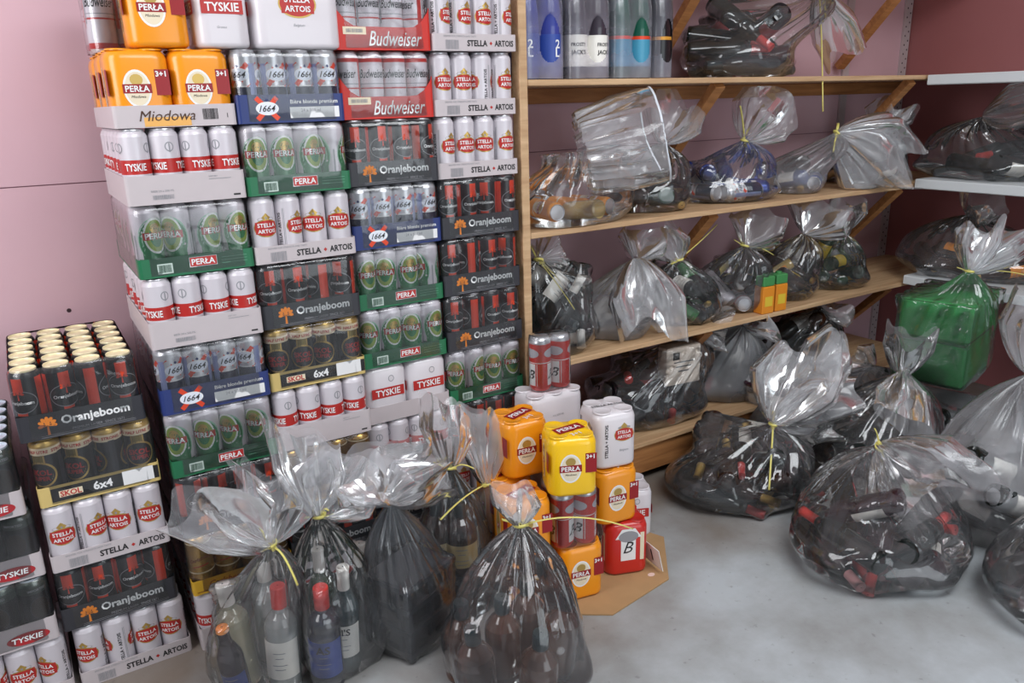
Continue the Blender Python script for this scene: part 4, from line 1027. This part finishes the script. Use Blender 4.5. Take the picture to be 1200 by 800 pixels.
pet_pack(1.768, .17, P('green_plastic_bottle', (20, 84, 66), .2, 0, .3), pet_teal, 'teal-labelled bottle pack with red band, third from the post', band=oran)
pet_pack(1.90, .085, P('black_plastic_bottle', (24, 22, 26), .2, 0, .3), black, 'narrow pack of black bottles with amber band beside the bracket', band=P('amber_band', (214, 150, 50), .4))
def shelf_clip(zi):
    lo = SH[zi]+.003; hi = (SH[zi+1] if zi < 3 else 1.91)-.03
    def fn(V):
        V = V.copy(); V[..., 1] = np.minimum(V[..., 1], 2.432); ins = (V[..., 1] > 2.012) & (V[..., 0] < 3.32)
        V[..., 2] = np.where(ins, np.clip(V[..., 2], lo, hi), V[..., 2]); V[..., 0] = np.minimum(V[..., 0], WR-.01)
        V[..., 0] = np.maximum(V[..., 0], 1.33)
        return V
    return fn
def shelf_bag(lab, blab, grp, spec, x, y, zi, rx, ry, seed, neck, end, bw, bt, fm=None, up=.2, z=None, **kw):
    kw.setdefault('clip', shelf_clip(zi) if z is None else None)
    z = SH[zi]+.001 if z is None else z
    s = heap(spec, (x, y), z, rx-.01, ry-.01, seed, blab, grp, up)
    return bag(lab, (x, y), z, rx, ry, s, neck, end, bw, bt, seed+50, fm or f_bag, **kw)
darks = [('wine', P('near_black_glass', (16, 14, 18), .1, 0, .4), cap_k, None), ('spirit', P('near_black_glass', (16, 14, 18), .1, 0, .4), cap_k, lab_r), ('wine', g_wine, cap_red, None)]
shelf_bag('clear bag of black bottles lying on the top shelf, yellow tie hanging', 'black bottle lying in the top-shelf bag', 'black bottles on the top shelf', mix(10, darks, 2), 2.42, 2.22, 3, .25, .18, 61, (2.70, 2.10, 1.55), (2.90, 2.12, 1.54), .085, .05, tie=(2.655, 2.005, 1.33), tiez=.05)
# --- shelf two
o_can = ('can', None, 'miod', None)
shelf_bag('big loose open bag with amber cans by the post on the second shelf', 'amber can lying in the loose open bag by the post', 'amber cans in the loose bag', [o_can, o_can, o_can, ('beer', g_straw, cap_white, None, 'pale bottle lying behind the amber cans by the post')], 1.575, 2.14, 2, .22, .16, 62, (1.585, 2.10, 1.23), (1.80, 1.985, 1.285), .15, .13, f_bag, rn=.11, hem=True, full=2.6, crinkle=1.5)
shelf_bag('clear bag of lying beer bottles on the second shelf beside the loose bag', 'beer bottle lying in the second-shelf bag beside the loose bag', 'beer bottles on the second shelf', [('mini', g_straw, cap_red, lab_y, 'small straw-coloured bottle with white label and red cap on the second shelf')]+mix(8, beer_opts, 4), 1.95, 2.22, 2, .17, .17, 63, (2.0, 2.18, 1.24), (2.06, 2.16, 1.40), .11, .05, f_bag)
blues = [('can', None, 'bluecan', None), ('can', None, 'bluecan', None), ('beer', P('blue_glass', (36, 50, 110), .08, 0, .4), cap_white, lab_w), ('can', None, '1664', None)]
shelf_bag('clear bag of blue cans and bottles in the middle of the second shelf', 'blue drink container in the middle second-shelf bag', 'blue cans and bottles on the second shelf', mix(9, blues, 6), 2.36, 2.21, 2, .19, .17, 64, (2.42, 2.17, 1.23), (2.52, 2.12, 1.40), .13, .05, f_bag, tie=(2.33, 2.12, 1.36))
shelf_bag('dim bag of bottles on the second shelf next to the corner bracket', 'bottle in the dim bag by the corner bracket', 'bottles by the corner bracket', mix(5, beer_opts+blues, 7), 2.76, 2.22, 2, .15, .16, 65, (2.88, 2.10, 1.24), (3.17, 1.98, 1.06), .17, .08, f_fog, tie=(2.80, 2.05, 1.17))
zr = [.605, 1.031, 1.459]
shelf_bag('shaded bag of dark bottles on the middle right-hand white shelf', 'dark bottle lying on the middle white shelf', 'bottles on the middle white shelf', mix(8, wine_opts+[('wine', g_wine, cap_gold, lab_r)], 8), 3.58, 1.78, 2, .20, .34, 66, (3.6, 1.9, 1.28), (3.55, 1.6, 1.36), .10, .05, f_bag, z=zr[1])
shelf_bag('shaded corner bag where the two shelves meet on the second level', 'dark bottle in the corner bag of the second level', 'bottles in the second-level corner', mix(6, wine_opts, 9), 3.28, 2.24, 2, .20, .17, 67, (3.3, 2.2, 1.22), (3.35, 2.15, 1.36), .10, .05, f_bag)
# --- shelf three
shelf_bag('bag of wine bottles pointing outward by the post on the third shelf', 'wine bottle pointing outward beside the post', 'wine bottles beside the post', mix(8, [('wine', g_wine, cap_white, None), ('wine', g_wine, cap_k, lab_w), ('wine', g_plum, cap_red, lab_w)], 10), 1.51, 2.20, 1, .165, .17, 68, (1.42, 2.12, .82), (1.50, 2.20, .95), .10, .05, f_bag, tie=(1.50, 2.03, .735), tiez=.01)
shelf_bag('crumpled pale bag spilling over the front of the third shelf', 'white bottle inside the crumpled pale bag', 'bottles in the crumpled pale bag', [('beer', P('white_bottle', (214, 210, 204), .3), cap_red, None), ('beer', g_brown, cap_red, None), ('mini', P('white_bottle', (214, 210, 204), .3), cap_white, lab_r), ('mini', g_straw, cap_white, None)], 1.80, 2.20, 1, .15, .15, 69, (1.84, 2.12, .85), (1.83, 2.015, .60), .13, .06, f_fog, second=((1.93, 2.18, .93), .09, .04))
whites = [('beer', g_green, cap_white, None), ('beer', g_wine, cap_white, lab_w), ('beer', P('white_bottle', (214, 210, 204), .3), cap_red, lab_r), ('beer', g_wine, cap_gold, lab_g)]
shelf_bag('clear bag of white-capped bottles on the third shelf with a long tie', 'bottle with pale cap in the third-shelf bag with the long tie', 'pale-capped bottles on the third shelf', mix(9, whites, 11), 2.12, 2.20, 1, .15, .165, 70, (2.05, 2.12, .82), (2.0, 2.15, .93), .08, .04, f_bag, tie=(2.24, 2.12, .93), tiez=-.01)
cart = [('can', None, 'stella', None), ('can', None, 'bud', None), ('beer', g_brown, cap_gold, lab_y), ('beer', g_brown, cap_k, None)]
shelf_bag('clear bag of silver-ended cans in the middle of the third shelf', 'can or bottle in the middle third-shelf bag', 'contents of the middle third-shelf bag', mix(8, cart, 12), 2.42, 2.21, 1, .15, .165, 71, (2.40, 2.12, .83), (2.5, 2.12, .94), .12, .05, f_bag, tie=(2.50, 2.06, .79))
for q, (dx, l) in enumerate(((0, 'orange carton with green top on the third shelf edge, left of the pair'), (.075, 'orange carton with green top on the third shelf edge, right of the pair'))):
    m = MB(); m.bevbox((0, 0, .055), (.062, .05, .11), lab_o, .003); m.bevbox((0, 0, .13), (.060, .048, .04), lab_g, .004); m.lathe([(.012, .15, lab_g), (.012, .158, lab_g), (.001, .158, lab_g)], 14)
    m.add(np.c_[np.array([-.02, .02, .02, -.02]), np.full(4, -.0256), np.array([.03, .03, .07, .07])], [(0, 1, 2, 3)], lab_y)
    thing('drink_carton', l, 'carton', (2.445+dx, 2.045, SH[1]+.001), R(-4), 'orange drink cartons', m.mesh('drink_carton'))
shelf_bag('bag of brown bottles with pale labels on the third shelf right of the cartons', 'brown bottle in the third-shelf bag right of the cartons', 'brown bottles right of the cartons', mix(7, [('beer', g_brown, cap_gold, lab_w), ('beer', g_brown, cap_gold, lab_y), ('mini', g_straw, cap_gold, lab_o)], 13), 2.74, 2.21, 1, .14, .165, 72, (2.75, 2.12, .84), (2.85, 2.08, .95), .13, .05, f_bag)
shelf_bag('bag of small green bottles near the corner end of the third shelf', 'small green bottle near the corner end of the third shelf', 'small green bottles on the third shelf', mix(9, mini_opts+[('can', None, 'greencan', None)], 14), 3.05, 2.20, 1, .14, .165, 73, (3.0, 2.12, .82), (2.95, 2.1, .96), .10, .05, f_bag)
shelf_bag('shaded bag of bottles on the lowest right-hand white shelf', 'bottle on the lowest white shelf', 'bottles on the lowest white shelf', mix(9, beer_opts+wine_opts, 15), 3.56, 1.86, 1, .20, .32, 74, (3.6, 1.9, .86), (3.5, 1.8, .96), .10, .05, f_bag, z=zr[0])
# --- bottom shelf
m = MB(); m.bevbox((0, 0, .075), (.155, .06, .15), P('cream_carton', (206, 192, 178), .6), .003)
for q in range(3): flat(m, rect(.09-.02*q, .005, 1), (0, .09-.018*q, .03), dgrey)
m.add(*[np.c_[np.array([-.05, -.02, -.02, -.05]), np.full(4, -.0306), np.array([.10, .10, .13, .13])], [(0, 1, 2, 3)]], ink)
thing('paper_carton', 'cream paper carton with dark print inside the bottom-shelf bag', 'carton', (2.04, 2.09, SH[0]+.17), R(-8), data=m.mesh('paper_carton'))
bk = [('spirit', P('near_black_glass', (16, 14, 18), .1, 0, .4), cap_k, None), ('wine', P('near_black_glass', (16, 14, 18), .1, 0, .4), cap_red, None), ('wine', g_wine, cap_k, lab_w)]
s = heap(mix(9, bk, 16), (1.98, 2.24), SH[0]+.001, .24, .17, 75, 'black bottle in the bottom-shelf bag with the paper carton', 'black bottles with the paper carton', .9)
s2 = box_points((2.04, 2.09, SH[0]+.245), (.16, .065, .155), R(-8))
bag('bag of black bottles and a paper carton on the bottom shelf', (2.0, 2.22), SH[0]+.001, .26, .19, np.concatenate([s, s2]), (2.15, 2.15, .46), (2.28, 2.10, .54), .09, .05, 125, f_bag)
shelf_bag('dim bag of dark bottles in the middle of the bottom shelf', 'dark bottle in the middle bottom-shelf bag', 'bottles in the middle bottom-shelf bag', mix(9, bk+wine_opts, 17), 2.45, 2.22, 0, .19, .17, 76, (2.42, 2.12, .43), (2.5, 2.08, .53), .13, .05, f_fog)
shelf_bag('dim bag of dark bottles at the corner end of the bottom shelf', 'dark bottle in the bottom-shelf bag at the corner end', 'bottles in the bottom-shelf corner bag', mix(9, bk+wine_opts, 18), 2.90, 2.22, 0, .20, .17, 77, (2.9, 2.12, .43), (3.0, 2.1, .53), .12, .05, f_bag)

# ------------------------------------------------------------------ light and camera
def area(name, loc, to, sx, sy, power, col):
    l = bpy.data.lights.new(name, 'AREA'); l.shape = 'RECTANGLE'; l.size = sx; l.size_y = sy; l.energy = power; l.color = col
    o = bpy.data.objects.new(name, l); COL.objects.link(o); o.location = loc
    o.rotation_euler = (Vector(to)-Vector(loc)).to_track_quat('-Z', 'Y').to_euler(); return o
area('yard_door_daylight', (-1.15, 1.35, 2.05), (.1, 2.47, 1.5), 1.0, 1.5, 31, (.97, .97, 1.0))
area('rooflight_daylight', (1.5, .2, 2.95), (1.6, .9, .0), 2.4, 1.5, 98, (.93, .97, 1.0))
area('doorway_daylight', (1.9, -2.5, 1.2), (1.6, 1.2, .2), 2.6, 2.0, 40, (.88, .95, 1.0))
w = bpy.data.worlds.new('yard_daylight'); scene.world = w; w.use_nodes = True
bg = w.node_tree.nodes['Background']; bg.inputs[0].default_value = (.80, .90, 1.0, 1); bg.inputs[1].default_value = .22

VP = (2150., 75.); TILT = -.028; FPX = 920.
dX = np.array([VP[0]-600, VP[1]-400, FPX]); dX /= np.linalg.norm(dX)
p1 = np.array([VP[0]-600, VP[1]-400, FPX]); p2 = p1+np.array([-1000, -1000*TILT, 0])
up = np.cross(p1, p2); up /= np.linalg.norm(up); up = -up if up[1] > 0 else up
dY = np.cross(up, dX); dY = -dY if dY[2] < 0 else dY
Mw = np.array([dX, dY, up])            # world from (right, down, forward)
cam = bpy.data.cameras.new('camera'); co = bpy.data.objects.new('camera', cam); COL.objects.link(co)
cam.sensor_width = 36; cam.lens = 36*FPX/1200; cam.clip_start = .02
rm = np.array([Mw[:, 0], -Mw[:, 1], -Mw[:, 2]]).T
co.matrix_world = Matrix.Translation((0, 0, H)) @ Matrix(rm.tolist()).to_4x4()
scene.camera = co
scene.view_settings.view_transform = 'Standard'; scene.view_settings.look = 'None'; scene.view_settings.gamma = 1; scene.view_settings.exposure = 0
scene.view_settings.use_curve_mapping = False
scene.cycles.transparent_max_bounces = 40
scene.cycles.max_bounces = 8
bpy.context.view_layer.update()
